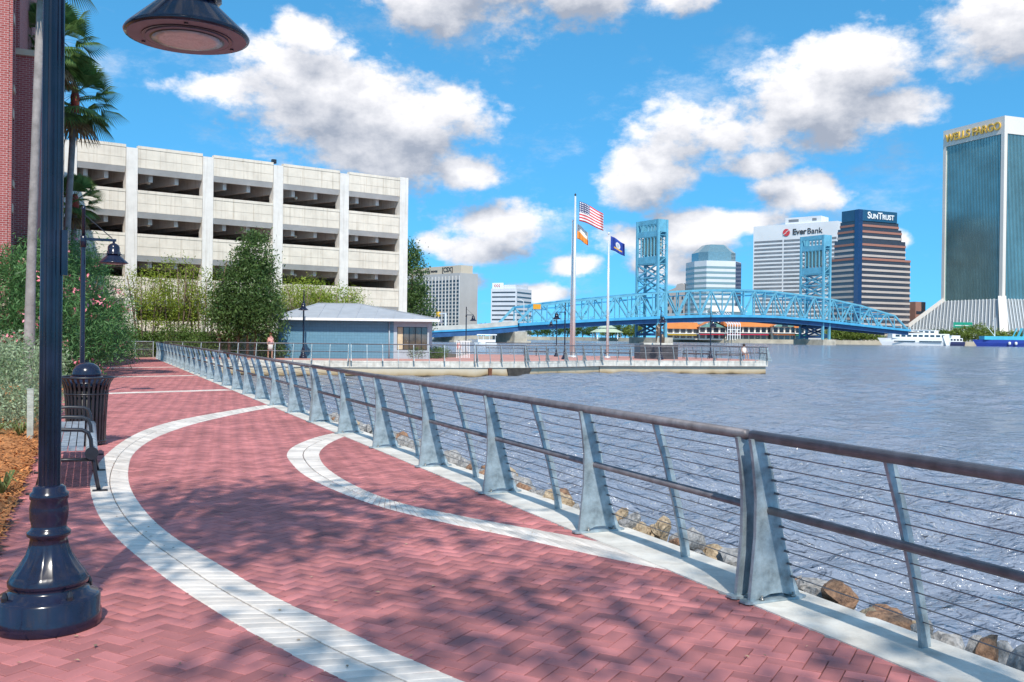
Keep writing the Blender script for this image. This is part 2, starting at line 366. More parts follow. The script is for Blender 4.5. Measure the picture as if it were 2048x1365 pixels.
bricks.sort(key=lambda b: math.hypot(b[0], b[1]))
# keep the bricks behind the frame out of the named ones
front = [b for b in bricks if b[1] > 4.35 and abs(b[0]/b[1]) < .56]; front_ids = set(id(b) for b in front[:300])
g, ch = .0028, .003
bx_, by_ = BL/2-g, BW/2-g
bv = np.array([(sx*bx_, sy*by_, -.05) for sx, sy in ((-1,-1),(1,-1),(1,1),(-1,1))]+[(sx*bx_, sy*by_, -ch) for sx, sy in ((-1,-1),(1,-1),(1,1),(-1,1))]+[(sx*(bx_-ch), sy*(by_-ch), 0) for sx, sy in ((-1,-1),(1,-1),(1,1),(-1,1))])
brick_mesh = MB().add(bv, PF).mesh('brick')
for b in front[:300]:
    obj('brick', brick_mesh, BRICK, walkway, loc=(b[0], b[1], random.uniform(-.0022, .0008)), rot=(random.uniform(-.004,.004), random.uniform(-.004,.004), ang+(math.pi/2 if b[2] else 0)+random.uniform(-.008,.008)))
rb = np.array([b for b in bricks if id(b) not in front_ids])
tilt = RNG.uniform(-.004, .004, (len(rb), 2)); dz = RNG.uniform(-.0022, .0008, len(rb)); th = ang+rb[:,2]*math.pi/2+RNG.uniform(-.008,.008,len(rb))
C, S = np.cos(th), np.sin(th)
VX = bv[None,:,0]*C[:,None]-bv[None,:,1]*S[:,None]+rb[:,0:1]; VY = bv[None,:,0]*S[:,None]+bv[None,:,1]*C[:,None]+rb[:,1:2]
VZ = bv[None,:,2]+dz[:,None]+bv[None,:,0]*tilt[:,0:1]+bv[None,:,1]*tilt[:,1:2]
V = np.stack([VX, VY, VZ], -1).reshape(-1, 3); F = (np.array(PF)[None]+12*np.arange(len(rb))[:,None,None]).reshape(-1, 4)
stuff(obj('far_bricks', fast_mesh('far_bricks', V, F), BRICK, walkway))

# concrete coping under the railing, cast in lengths
for k, (s0, s1) in enumerate([(-12, 0), (0, 13.2), (13.2, 26.4), (26.4, 39.7), (39.7, 52.9), (52.9, L)]):
    m = MB(); wquad(m, s0+.006, s1-.006, .003, .52, -.45, .008); struct(m.build('coping', CONC))
# stony slope below the coping
m = MB(); m.sweep([W(-12,.5,-.12),W(-12,2.6,-1.5),W(-12,.5,-1.5)], tuple(U*(L+11)))
struct(m.build('embankment', mat('wet_soil', (.10,.085,.07), .8, 0, .3, 4, .5, 20)))
# planting bed of wood chips along the left edge
MULCH = mat('wood_chips', (.42, .15, .045), .9, 0, .0, 14, 1.0, 55, col2=(.62, .27, .09), detail=9)
nb = 60; V = []; 
for i in range(nb+1):
    for j in range(9):
        s = -6+34*i/nb; t = -4.55-3.2*j/8; q = W(s, t)
        V.append((q.x, q.y, .035+.05*math.sin(s*2.1+j)*math.sin(j*1.3+s)*min(1, j/2)+random.uniform(0,.02)-.05*(j == 0)))
F = np.array([(i*9+j, (i+1)*9+j, (i+1)*9+j+1, i*9+j+1) for i in range(nb) for j in range(8)])
struct(obj('mulch_bed', fast_mesh('mulch_bed', np.array(V), F), MULCH))
chips = []
n = 9000; s = RNG.uniform(-2, 12, n); t = -4.5-RNG.uniform(0, 1, n)**1.2*1.6; a = RNG.uniform(0, 6.28, n); ln = RNG.uniform(.015, .05, n); wd = RNG.uniform(.005, .014, n); pz = RNG.uniform(.03, .075, n); sl = RNG.uniform(-.5, .5, n)
cxp = P0.x+U.x*s+N.x*t; cyp = P0.y+U.y*s+N.y*t
V = np.stack([np.stack([cxp+np.cos(a)*ln*i-np.sin(a)*wd*j, cyp+np.sin(a)*ln*i+np.cos(a)*wd*j, pz+sl*ln*i], -1) for i, j in ((-1,-1),(1,-1),(1,1),(-1,1))], 1).reshape(-1, 3)
stuff(tag(obj('wood_chips', fast_mesh('wood_chips', V, np.arange(4*n).reshape(-1, 4)), mat('chip', (.45,.17,.05), .85, 0, .2, 3, island=.4)), 'orange wood chips scattered over the planting bed at the left edge', 'mulch'))

# ---------------- river plaza: deck with a pale fascia over a stained sea wall
EDGE = [(-22.0,60.0),(-10.3,60.4),(-2.4,62.2),(.9,63.7),(6.5,69.7),(19.8,73.8)]
BACK = [(20.6,79.0),(15.5,86.5),(-2.5,88.5),(-4,88),(-4.5,74),(-12,66),(-24,65.5),(-24.5,61.5)]
PINK = mat('plaza_brick', (.55,.27,.22), .85, 0, .12, .9, .15, 20)
struct(MB().prism(EDGE+BACK, -.42, 0).build('plaza', PINK))
WALLM = bpy.data.materials.new('stained_sea_wall'); WALLM.use_nodes = True
nt = WALLM.node_tree; b = nt.nodes['Principled BSDF']; b.inputs['Roughness'].default_value = .85
t_ = nt.nodes.new('ShaderNodeTexCoord'); sp = nt.nodes.new('ShaderNodeSeparateXYZ'); nt.links.new(t_.outputs['Object'], sp.inputs[0])
n_ = nt.nodes.new('ShaderNodeTexNoise'); n_.inputs['Scale'].default_value = .7; n_.inputs['Detail'].default_value = 8; nt.links.new(t_.outputs['Object'], n_.inputs['Vector'])
ad = nt.nodes.new('ShaderNodeMath'); ad.operation = 'MULTIPLY_ADD'; nt.links.new(n_.outputs['Fac'], ad.inputs[0]); ad.inputs[1].default_value = .5; nt.links.new(sp.outputs[2], ad.inputs[2])
rp = nt.nodes.new('ShaderNodeValToRGB'); mrr = nt.nodes.new('ShaderNodeMapRange'); nt.links.new(ad.outputs[0], mrr.inputs['Value']); mrr.inputs['From Min'].default_value = -1.0; mrr.inputs['From Max'].default_value = .3; nt.links.new(mrr.outputs[0], rp.inputs[0])
e = rp.color_ramp.elements; e[0].position = .22; e[0].color = (.05,.035,.02,1); e[1].position = .30; e[1].color = (.34,.25,.14,1)
x = e.new(.48); x.color = (.52,.44,.32,1); x = e.new(.75); x.color = (.56,.52,.46,1)
nt.links.new(rp.outputs[0], b.inputs['Base Color'])
def edge_wall(name, pts, z0, z1, off, thick, m):
    for (a, c) in zip(pts[:-1], pts[1:]):
        a, c = Vector((*a,0)), Vector((*c,0)); d = (c-a).normalized(); o = Vector((d.y,-d.x,0))
        p = MB(); p.sweep([a+o*off+Vector((0,0,z0)), c+o*off+Vector((0,0,z0)), c+o*(off-thick)+Vector((0,0,z0)), a+o*(off-thick)+Vector((0,0,z0))], (0,0,z1-z0))
        struct(p.build(name, m))
edge_wall('plaza_fascia', EDGE+[(20.6,79.0)], -.40, .012, .10, .5, CONC)
edge_wall('sea_wall', EDGE[:4], -1.8, -.405, .02, .5, WALLM)
edge_wall('sea_wall', EDGE[3:], -1.8, -.405, -.12, .5, WALLM)
def on_edge(i, f, off=0, z=0):
    a, c = Vector((*EDGE[i],0)), Vector((*EDGE[i+1],0)); d = (c-a).normalized()
    return a+(c-a)*f+Vector((d.y,-d.x,0))*off+Vector((0,0,z))
for (px0, px1, mt, nm) in ((985.5,993,'rust',''),(1022,1076,'dark','')):
    p = on_edge(2 if px0 < 1000 else 3, .12 if px0 < 1000 else .05, .05); w = (px1-px0)/1900*64
    a = on_edge(2, .25 if px0 < 1000 else .62, .03, -.43); d = Vector((.91,.41,0)) if px0 > 1000 else Vector((.91,.41,0))
    mm = mat('outfall_'+mt, (.16,.06,.03) if mt == 'rust' else (.05,.045,.04), .9, 0, .3, 3)
    q = MB(); q.sweep([a, a+d*w, a+d*(w*.86)+Vector((0,0,-.48)), a+d*(w*.06)+Vector((0,0,-.48))], (.06,-.14,0))
    tag(q.build('outfall_opening', mm), 'narrow rust-stained outfall slot in the pale sea wall' if mt == 'rust' else 'wide dark outfall opening under the pale plaza edge', 'outfall')

# ---------------- far bank
FB = mat('far_land', (.16,.17,.11), .95, 0, .25, .02)
far = [(-260,900),(gx(860,840),840),(gx(1100,780),780),(gx(1260,700),700),(gx(1500,640),640),(gx(1700,622),622),(gx(2100,610),610),(900,640),(9000,900),(9000,9000),(-6000,9000),(-6000,1200)]
struct(MB().prism(far, -2, .9).build('far_bank', FB))
BULK = mat('bulkhead', (.46,.40,.30), .9, 0, .15, .2)
bw = MB()
for a, c in zip(far[:7], far[1:8]):
    d = (Vector(c)-Vector(a)).normalized(); o = Vector((d.y,-d.x))
    bw.sweep([(a[0]+o.x*.6,a[1]+o.y*.6,-1.5),(c[0]+o.x*.6,c[1]+o.y*.6,-1.5),(c[0]-o.x*.5,c[1]-o.y*.5,-1.5),(a[0]-o.x*.5,a[1]-o.y*.5,-1.5)], (0,0,3.2))
tag(bw.build('bulkhead_wall', BULK), 'long tan bulkhead wall along the far bank of the river', 'wall')

# leaf bits blown over the bricks
n = 420; s = RNG.uniform(-1, 22, n); t = -4.4+RNG.uniform(0, 1, n)**1.5*4.3; a = RNG.uniform(0, 6.28, n); ln = RNG.uniform(.006, .022, n); wd = ln*RNG.uniform(.3, .6, n)
cxp = P0.x+U.x*s+N.x*t; cyp = P0.y+U.y*s+N.y*t; hh = RNG.uniform(.007, .012, n)
V = np.stack([np.stack([cxp+np.cos(a)*ln*i-np.sin(a)*wd*j, cyp+np.sin(a)*ln*i+np.cos(a)*wd*j, hh+.004*abs(j)], -1) for i, j in ((-1,0),(0,-1),(1,0),(0,1))], 1).reshape(-1, 3)
stuff(tag(obj('leaf_litter', fast_mesh('leaf_litter', V, np.arange(4*n).reshape(-1, 4)), mat('dry_leaf', (.42,.30,.18), .9, 0, .2, 3, island=.5)), 'small dry leaf bits blown over the brick walk', 'leaf litter'))
# ================================================================ RAILING
FIN_Z = [0, .06, .2, .42, .67, .88, 1.0, 1.05]
FIN_I = [0, .004, .018, .04, .042, .02, .0, -.012]          # inner edge (towards the walk)
FIN_O = [.41, .385, .325, .262, .213, .155, .112, .095]     # outer edge (towards the river)
def fin_outer(z): return float(np.interp(z, FIN_Z, FIN_O))
def fin_mesh(th=.028):
    m = MB(); z = FIN_Z
    inner = [(FIN_I[i], z[i]) for i in range(len(z))]; outer = [(FIN_O[i], z[i]) for i in range(len(z))]
    arch = [(.33,.02),(.25,.045),(.16,.045),(.08,.02)]
    out = [(FIN_I[0],.012),*inner[1:], *outer[:0:-1], (FIN_O[0],.012), *arch]
    n = len(out); vs = [(a, -th/2, zz) for a, zz in out]+[(a, th/2, zz) for a, zz in out]
    # triangulate as strips between inner and outer edges, arch as fan
    m.add(vs, [tuple(range(n)), tuple(range(2*n-1, n-1, -1))]+[(i, n+i, n+(i+1) % n, (i+1) % n) for i in range(n)])
    return m.mesh('fin')
def plate_mesh():
    m = MB(); prof = [(-.03,-.05),(.40,-.05),(.44,-.03),(.44,.03),(.40,.05),(-.03,.05),(-.05,.03),(-.05,-.03)]
    m.prism(prof, 0, .014); return m.mesh('base_plate')
def bolt_mesh():
    return MB().lathe([(.016,.014),(.016,.028),(.008,.03),(.008,.045)], 8).mesh('bolt', True)
FINM, PLATEM, BOLTM = fin_mesh(), plate_mesh(), bolt_mesh()
for m in (FINM, PLATEM): m.materials.append(GALV)
BOLTM.materials.append(mat('bolt_steel', (.35,.33,.30), .35, .9))
post = MB()
pp = [(.03,1.045),(.13,.75),(.225,.42),(.30,.10),(.325,-.12)]
for k in range(len(pp)-1):
    (a, z), (b, y) = pp[k], pp[k+1]
    post.add([(a-.035,-.012,z),(a+.035,-.012,z),(b+.035,-.012,y),(b-.035,-.012,y),(a-.035,.012,z),(a+.035,.012,z),(b+.035,.012,y),(b-.035,.012,y)],
             [(0,3,2,1),(4,5,6,7),(0,4,7,3),(1,2,6,5)]+([(0,1,5,4)] if k == 0 else [])+([(2,3,7,6)] if k == len(pp)-2 else []))
POSTM = post.mesh('thin_post'); POSTM.materials.append(GALV)
STUDM = MB().tube([(0,-.05,0),(0,.05,0)], .0085, 6).mesh('cable_stud'); STUDM.materials.append(CABLE)
CZ = [.955,.868,.782,.695,.478,.397,.315,.232,.145]
def railing(a, b, bays, label, detail=2, h=1., name='railing_section', group='cable railing sections along the river'):
    a, b = Vector(a), Vector(b); d = b-a; ln = d.length; d.normalize(); nrm = Vector((d.y, -d.x, 0))
    t = thing(name, label, 'railing', a, math.atan2(nrm.y, nrm.x), group)     # local x to the river, local y along
    g = .07; sp = (ln-2*g)/bays
    MB().tube([(.045, g*.4, 1.07), (.045, ln-g*.4, 1.07)], .035, 12).build('handrail', RAILM, t, True)
    MB().tube([(.15, g, .585), (.15, ln-g, .585)], .027, 10).build('mid_rail', RAILM, t, True)
    for i in range(bays+1):
        y = g+sp*i; f = obj('fin_post', FINM, None, t, (0, y, 0))
        p = obj('base_plate', PLATEM, None, f, (0, 0, .001))
        if detail > 1:
            for bx in (.08, .33):
                for by in (-.032, .032): obj('bolt', BOLTM, None, f, (bx, by, 0))
            for z in CZ: obj('cable_stud', STUDM, None, f, (fin_outer(z)-.02, 0, z))
        if i < bays: obj('thin_post', POSTM, None, t, (.045, y+sp/2, 0))
    for z in CZ:
        x = fin_outer(z)-.02
        MB().tube([(x, g, z), (x, ln-g, z)], .0038 if detail > 1 else .005, 5).build('cable', CABLE, t)
    t.scale = (1, 1, h); return t
S = 2.205
names = ['nearest cable railing section running out of the right edge of the picture', 'cable railing section with the broad fins beside the two pale curved bands',
         'second cable railing section along the walk, beside the long pale curve end', 'third cable railing section along the walk, beside the first straight pale course',
         'fourth cable railing section, fins crowding together in the distance', 'last short cable railing section at the far end of the walk']
for (i0, i1), nm in zip([(-3,0),(0,6),(6,12),(12,18),(18,24),(24,27)], names):
    railing(W(i0*S, .0, .008), W(i1*S, .0, .008), i1-i0, nm, 2 if i0 < 12 else 1)
def pt(p, z=.012): return Vector((p[0], p[1], z))
nm = ['plaza railing in front of the shaded side of the blue pavilion', 'plaza railing in front of the pavilion window', 'plaza railing above the outfall openings', 'pale plaza railing below the three flagpoles', 'pale plaza railing in front of the statue pedestal']
for i in range(5):
    a, c = Vector((*EDGE[i],0)), Vector((*EDGE[i+1],0)); bays = max(1, round((c-a).length/2.3))
    railing(pt(EDGE[i]), pt(EDGE[i+1]), bays, nm[i], 1, name='plaza_railing', group='railings round the plaza edge')
railing(pt(EDGE[5]), pt(BACK[0]), 2, 'short railing closing the right end of the plaza', 1, name='plaza_railing', group='railings round the plaza edge')
railing(pt(BACK[0]), pt(BACK[1]), 4, 'railing at the back right corner of the plaza behind the seated person', 1, name='plaza_railing', group='railings round the plaza edge')
railing(pt(BACK[1]), pt(BACK[2]), 8, 'railing along the back of the plaza behind the flagpoles', 1, name='plaza_railing', group='railings round the plaza edge')
# straight fence closing the end of the walkway
LG = mat('pale_steel', (.46,.47,.46), .45, .6, .15, 5)
a, c = W(L-.2, -6.6, 0), W(L-.2, -.1, 0)
t = thing('end_fence', 'straight steel fence with thin wires across the far end of the brick walk', 'fence', a, math.atan2((c-a).y, (c-a).x)); ln = (c-a).length
for k in range(7): MB().box(ln*k/6-.025, ln*k/6+.025, -.02, .02, -.05, 1.05).build('post', LG, t)
for z, r in ((1.07,.035),(.58,.028)): MB().tube([(-.05,0,z),(ln+.05,0,z)], r, 8).build('rail', LG, t, True)
for z in CZ: MB().tube([(0,0,z),(ln,0,z)], .006, 5).build('wire', LG, t)

# ================================================================ RIPRAP
ROCKS = [mat('rock_grey', (.13,.125,.12), .92, 0, .3, 3.5, 1., 5, col2=(.46,.44,.42), detail=10), mat('rock_tan', (.17,.11,.06), .92, 0, .3, 3.5, 1., 5, col2=(.55,.43,.29), detail=10), mat('rock_rust', (.09,.05,.035), .92, 0, .3, 3.5, 1., 5, col2=(.42,.24,.14), detail=10)]
import bmesh
from mathutils import noise as mnoise
rock_meshes = []
for k in range(9):
    bm = bmesh.new(); bmesh.ops.create_icosphere(bm, subdivisions=3, radius=1)
    planes = [(Vector((random.gauss(0,1), random.gauss(0,1), random.gauss(0,1))).normalized(), random.uniform(.5,.8)) for _ in range(9)]
    for v in bm.verts:
        p = v.co.copy()
        for nrm, dd in planes:
            e = p.dot(nrm)-dd
            if e > 0: p -= nrm*e
        p *= 1+.13*mnoise.noise(p*2.6+Vector((k*7,0,0)))+.10*mnoise.noise(p*5.5)+.06*mnoise.noise(p*13)
        v.co = p
    m = bpy.data.meshes.new('rock'); bm.to_mesh(m); bm.free(); rock_meshes.append(m)
cname = ['grey', 'tan', 'rust-brown']
bayn = lambda s: 'near the right edge' if s < 0 else ('under %s railing bay' % ['first','second','third','fourth','fifth','sixth','seventh','eighth','ninth','tenth','eleventh'][min(10,int(s/S))])
s = -3.2
seen = {}
while s < 14:
    for row, (t0, z0) in enumerate(((.66,-.05),(.92,-.16),(1.24,-.40),(1.62,-.72))):
        if row == 3 and random.random() < .35: continue
        k = random.choice((0,0,0,0,1,2)); r = random.uniform(.085,.175)*(1.35 if random.random() < .15 else 1); src = random.choice(rock_meshes)
        key = src.name+cname[k]; me = bpy.data.meshes.get('rk_'+key)
        if me is None: me = src.copy(); me.name = 'rk_'+key; me.materials.append(ROCKS[k])
        p = W(s+random.uniform(-.14,.14), t0+random.uniform(-.1,.1), z0+random.uniform(-.05,.07))
        o = obj('rock', me, None, None, p, (random.uniform(0,6), random.uniform(0,6), random.uniform(0,6))); o.scale = (r, r*random.uniform(.7,1.1), r*random.uniform(.6,.9))
        size = 'big' if r > .165 else ('small' if r < .125 else 'middling')
        lb = '%s %s riprap rock %s, %s' % (size, cname[k], ['against the coping','on the upper slope','on the lower slope','at the waterline'][row], bayn(s)); seen[lb] = seen.get(lb, 0)+1
        if seen[lb] > 1: lb += ', %s from the right' % ['','first','second','third','fourth','fifth','sixth','seventh','eighth'][min(8, seen[lb])]
        tag(o, lb, 'rock', 'riprap rocks below the railing')
    s += random.uniform(.20,.29)
# ================================================================ STREET LAMPS
def fl(i, j): return .07*(j % 3 == 0) if 6 <= i <= 9 else 0
BASEP = [(.28,0),(.285,.01),(.285,.075),(.278,.085),(.278,.165),(.262,.185),(.225,.195),(.215,.215),(.19,.225),(.212,.245),(.214,.27),(.19,.31),(.158,.355),(.125,.41),(.105,.47),(.098,.51),(.116,.522),(.117,.545),(.098,.56),(.092,.58),(.102,.62),(.104,.68),(.096,.725),(.104,.735),(.104,.765),(.09,.775),(.086,.80),(.07,.81)]
def fl2(i, j): return .06 if (10 < i < 15 and j % 3 == 0) else 0
GLASSL = mat('lamp_lens', (.55,.47,.48), .25, 0, .1, 20, .3, 30)
def lamp_head(t, x, z, n=32):
    # shade hanging at local (x, 0), rim at height z
    h = MB().lathe([(.36,0),(.366,.012),(.355,.03),(.17,.205),(.16,.22)], n, (x,0,z)).build('lamp_shade', BLACK, t, True)
    MB().lathe([(.345,-.004),(.345,.002)], n, (x,0,z)).build('shade_underside', mat('shade_inner', (.20,.15,.20), .5, 0, .1, 5), h)
    MB().lathe([(.262,-.010),(.262,-.003)], n, (x,0,z)).build('seal_ring', BLACKM, h)
    MB().lathe([(.24,-.016),(.24,-.006)], n, (x,0,z)).build('lens_frame', mat('shade_inner', (.2,.15,.2)), h)
    MB().lathe([(.205,-.02),(.225,-.013)], n, (x,0,z)).build('lens_rim', BLACKM, h)
    MB().lathe([(.05,-.028),(.16,-.026),(.205,-.021)], n, (x,0,z)).build('lens', GLASSL, h, True)
    for a in (.4, 2.5, 4.6): MB().lathe([(.012,-.012),(.012,-.004)], 8, (x+.30*math.cos(a), .30*math.sin(a), z)).build('screw', BLACKM, h)
    c = MB(); c.lathe([(.16,.22),(.20,.232),(.20,.25),(.16,.262),(.15,.27),(.15,.42),(.13,.47),(.08,.51),(.03,.53),(.03,.61)], 20, (x,0,z)).build('lamp_cap', BLACK, t, True)
    for a in range(4): MB().tube([(x+.19*math.cos(a*1.57+.6), .19*math.sin(a*1.57+.6), z+.2), (x+.19*math.cos(a*1.57+.6), .19*math.sin(a*1.57+.6), z+.31)], .014, 6).build('clamp', BLACKM, t)
def street_lamp(loc, label, rz=PAN, sc=1.0, ornate=True, arm=.73):
    t = thing('street_lamp', label, 'street lamp', loc, rz, 'black street lamps with bell shades')
    MB().lathe(BASEP, 48 if ornate else 16, flute=fl2 if ornate else None).build('lamp_base', BLACK, t, True)
    n = 36 if ornate else 10
    MB().lathe([(.0605,.80),(.0585,3.2),(.057,3.9)], n, flute=(lambda i, j: .10 if j % 3 == 0 else 0) if ornate else None).build('pole', BLACK, t, False)
    if ornate:
        MB().box(.052,.085,-.035,.035,2.02,2.28).build('hand_hole_cover', BLACK, t)
        for a in range(4): MB().lathe([(.018,0),(.018,.02),(.008,.05)], 8, (.245*math.cos(a*1.57+.5),.245*math.sin(a*1.57+.5),.186)).build('anchor_cap', BLACKM, t)
    MB().lathe([(.075,3.88),(.075,4.16),(.05,4.18)], 14).build('collar', BLACK, t, True)
    MB().lathe([(.045,4.16),(.043,4.85),(.05,4.86),(.045,4.93),(.01,4.96)], 12).build('pole_top', BLACK, t, True)
    MB().box(.05, arm+.06, -.025, .025, 4.06, 4.13).build('arm', BLACK, t)
    MB().tube([(.03,0,4.72),(arm*.95,0,4.14)], .012, 6).build('tie_rod', BLACKM, t)
    lamp_head(t, arm, 3.49, 40 if ornate else 16)
    t.scale = (sc, sc, sc); return t
street_lamp((-2.66,5.48,0), 'nearest black fluted lamp post with bell base at the left edge of the walk')
street_lamp((-11.17,24.7,0), 'black lamp post behind the litter bin, bell lamp against the oleander', ornate=False)
street_lamp((gx(597,64)+.0,65.5,0), 'black lamp post in front of the blue pavilion wall', rz=R(-80), ornate=False, sc=.95)
street_lamp((gx(1130,71.3),71.6,0), 'black lamp post just left of the tall flagpole, lamp arm pointing left', rz=R(180), ornate=False, sc=.87)
street_lamp((gx(1113,82),82,0), 'thin black lamp post half hidden left of the flagpoles, the farther of the close pair', rz=R(150), ornate=False, sc=.75)
street_lamp((gx(1323,74.5),74.9,0), 'black lamp post in front of the statue pedestal', rz=R(-84), ornate=False, sc=.84)
street_lamp((gx(1421,82.6),82.6,0), 'black lamp post nearest the seated person on the plaza', rz=R(-84), ornate=False, sc=.8)
street_lamp((gx(933,88),87,0), 'black lamp post between the pavilion and the flagpoles, arm pointing right', rz=R(0), ornate=False, sc=.88)

# ================================================================ BENCHES AND LITTER BIN
SLAT = mat('grey_slat', (.30,.33,.36), .5, .1, .25, 9, .2, 30)
def bench(loc, rz, label, length=2.5, frames=3, full=True):
    t = thing('bench', label, 'bench', loc, rz, 'black framed benches')   # faces local +x, runs along +y
    rows = [(-.14+.078*k, .45) for k in range(5)]
    for k, (x, z) in enumerate(rows): MB().box(x-.034, x+.034, 0, length, z-.012, z+.012).build('seat_slat', SLAT, t)
    MB().tube([(.285,0,.405),(.285,length,.405)], .062, 14).build('front_roll', SLAT, t, True)
    for y in (-.006, length+.006): MB().tube([(.285,y-.004,.405),(.285,y+.004,.405)], .068, 16).build('roll_cap', BLACKM, t)
    for k in range(frames):
        y = .04+(length-.08)*k/(frames-1)
        fr = MB(); fr.tube([(.36,y,.0),(.33,y,.15),(.30,y,.34),(.285,y,.44),(.275,y,.55),(.25,y,.62),(.19,y,.65),(0,y,.66),(-.10,y,.655),(-.16,y,.63),(-.185,y,.56),(-.18,y,.36),(-.2,y,.18),(-.25,y,0)], .021, 8)
        fr.tube([(.30,y,.335),(-.18,y,.345)], .02, 8)
        f = fr.build('frame', BLACKM, t, True)
        for x in (.37,-.26): MB().box(x-.075,x+.075,y-.03,y+.03,.0,.012).build('foot', BLACKM, f)
    return t
bench((-4.68,9.90,.006), PAN, 'black framed bench with grey slats beside the litter bin, on the walk', 3.3)
bench(W(30, -4.1, .006), PAN, 'farther black bench on the walk half hidden behind the litter bin')
for i, (px, Y, rz, lb) in enumerate([(1075,84,R(95),'backless looking bench at the rear of the plaza left of the flagpoles'),(1238,80,R(95),'bench on the plaza between the navy flag and the statue pedestal'),(1395,80.5,R(90),'bench on the plaza just right of the statue pedestal'),(1462,77.5,R(88),'bench on the plaza carrying the seated person')]):
    b = bench((gx(px,Y)+1.0, Y, .006), rz, lb, 2.2)
TB = Vector((gx(174,14.2), 14.2, .006))
t = thing('litter_bin', 'black slatted litter bin with flared rim and glossy dome lid', 'litter bin', TB)
for k in range(30):
    a = 2*math.pi*k/30; c, s_ = math.cos(a), math.sin(a); m = MB()
    pr = [(.27,.03),(.275,.3),(.29,.62),(.305,.82),(.335,.93),(.385,1.0)]
    for (r0, z0), (r1, z1) in zip(pr[:-1], pr[1:]): m.bar((r0*c, r0*s_, z0), (r1*c, r1*s_, z1), .034, .008, (c, s_, 0))
    m.build('slat', BLACKM, t)
for r, z in ((.275,.06),(.30,.76),(.392,1.005)):
    m = MB(); m.tube([(r*math.cos(a), r*math.sin(a), z) for a in np.linspace(0, 2*math.pi, 33)], .013 if z < 1 else .017, 6, False); m.build('hoop', BLACKM, t, True)
MB().lathe([(.24,.05),(.25,.86)], 20).build('liner', mat('liner', (.01,.01,.012), .5), t, True)
MB().lathe([(.30,.86),(.305,.90),(.27,.95),(.22,1.02)], 28).build('lid_collar', BLACK, t, True)
MB().lathe([(.205,1.0),(.204,1.06),(.19,1.12),(.155,1.175),(.10,1.21),(.03,1.225)], 28).build('dome_lid', BLACK, t, True)

# ================================================================ FOLIAGE
def leaf_cards(centres, size, squash=.5, asp=1.6):
    n = len(centres); C = np.asarray(centres)
    nrm = RNG.normal(size=(n,3)); nrm[:,2] = np.abs(nrm[:,2])*squash+.2; nrm /= np.linalg.norm(nrm, axis=1)[:,None]
    a = RNG.normal(size=(n,3)); a -= nrm*(a*nrm).sum(1)[:,None]; a /= np.linalg.norm(a, axis=1)[:,None]; b = np.cross(nrm, a)
    L_ = (size*RNG.uniform(.6,1.35,n))[:,None]; Wd = L_/asp
    V = np.stack([C-a*L_, C-b*Wd*.55+nrm*L_*.12, C+a*L_, C+b*Wd*.55+nrm*L_*.12], 1).reshape(-1,3)
    return V, np.arange(4*n).reshape(-1,4)
def clump_points(blobs, n, clump=.35, per=28):
    # leaves gathered in clumps near the shell of each blob
    vol = np.array([b[3]*b[4]*b[5] for b in blobs])**.8; vol /= vol.sum(); out = []
    k = max(1, n//per); pick = RNG.choice(len(blobs), k, p=vol)
    for i in pick:
        x, y, z, rx, ry, rz = blobs[i]
        d = RNG.normal(size=3); d /= np.linalg.norm(d); r = RNG.uniform(.25,1)**.45
        c = np.array([x+d[0]*rx*r, y+d[1]*ry*r, z+d[2]*rz*r])
        out.append(c+RNG.normal(size=(per,3))*clump*np.array([1,1,.7]))
    return np.concatenate(out)
def crown(t, blobs, n, size, m, clump=.35, name='crown', asp=1.6):
    V, F = leaf_cards(clump_points(blobs, n, clump), size, asp=asp); return obj(name, fast_mesh(name, V, F), m, t)
BARK = mat('bark', (.17,.12,.085), .95, 0, .3, 6, .8, 18)
BARKP = mat('bark_pale', (.27,.24,.225), .9, 0, .2, 3, .6, 14)
OLE = leafmat('oleander_leaf', (.05,.14,.04), (.15,.30,.10)); OAK = leafmat('oak_leaf', (.045,.105,.03), (.14,.22,.06)); CRAPE = leafmat('crape_leaf', (.16,.27,.03), (.42,.48,.07), trans=.5)
HEDGE = leafmat('hedge_leaf', (.05,.12,.025), (.17,.26,.06)); PITT = leafmat('variegated_leaf', (.13,.22,.08), (.46,.54,.36))
FLOWER = mat('pink_flower', (.70,.10,.17), .6, 0, .2, 3, col2=(.85,.40,.42))
def tree(loc, label, blobs, n, size, lm, trunks, bark=BARK, group='trees and shrubs near the garage', name='tree', clump=.35, cat='tree', asp=1.6):
    t = thing(name, label, cat, loc, 0, group)
    for k, pts in enumerate(trunks): MB().tube([p[:3] for p in pts], [p[3] for p in pts], 9).build('trunk', bark, t, True)
    crown(t, blobs, n, size, lm, clump, asp=asp); return t
def stems(n, spread, h, r, base=.25, lean=1.):
    out = []
    for k in range(n):
        a = 2*math.pi*k/n+random.uniform(-.4,.4); bx, by = base*math.cos(a), base*math.sin(a); tx, ty = spread*math.cos(a), spread*math.sin(a)
        mid = (bx*.6+tx*.4*lean+random.uniform(-.2,.2), by*.6+ty*.4*lean+random.uniform(-.2,.2), h*.5)
        out.append([(bx,by,-.1,r),(*mid,r*.75),(tx,ty,h,r*.3)])
        out.append([(*mid,r*.6),(mid[0]+random.uniform(-.8,.8), mid[1]+random.uniform(-.8,.8), h*.95, r*.2)])
    return out
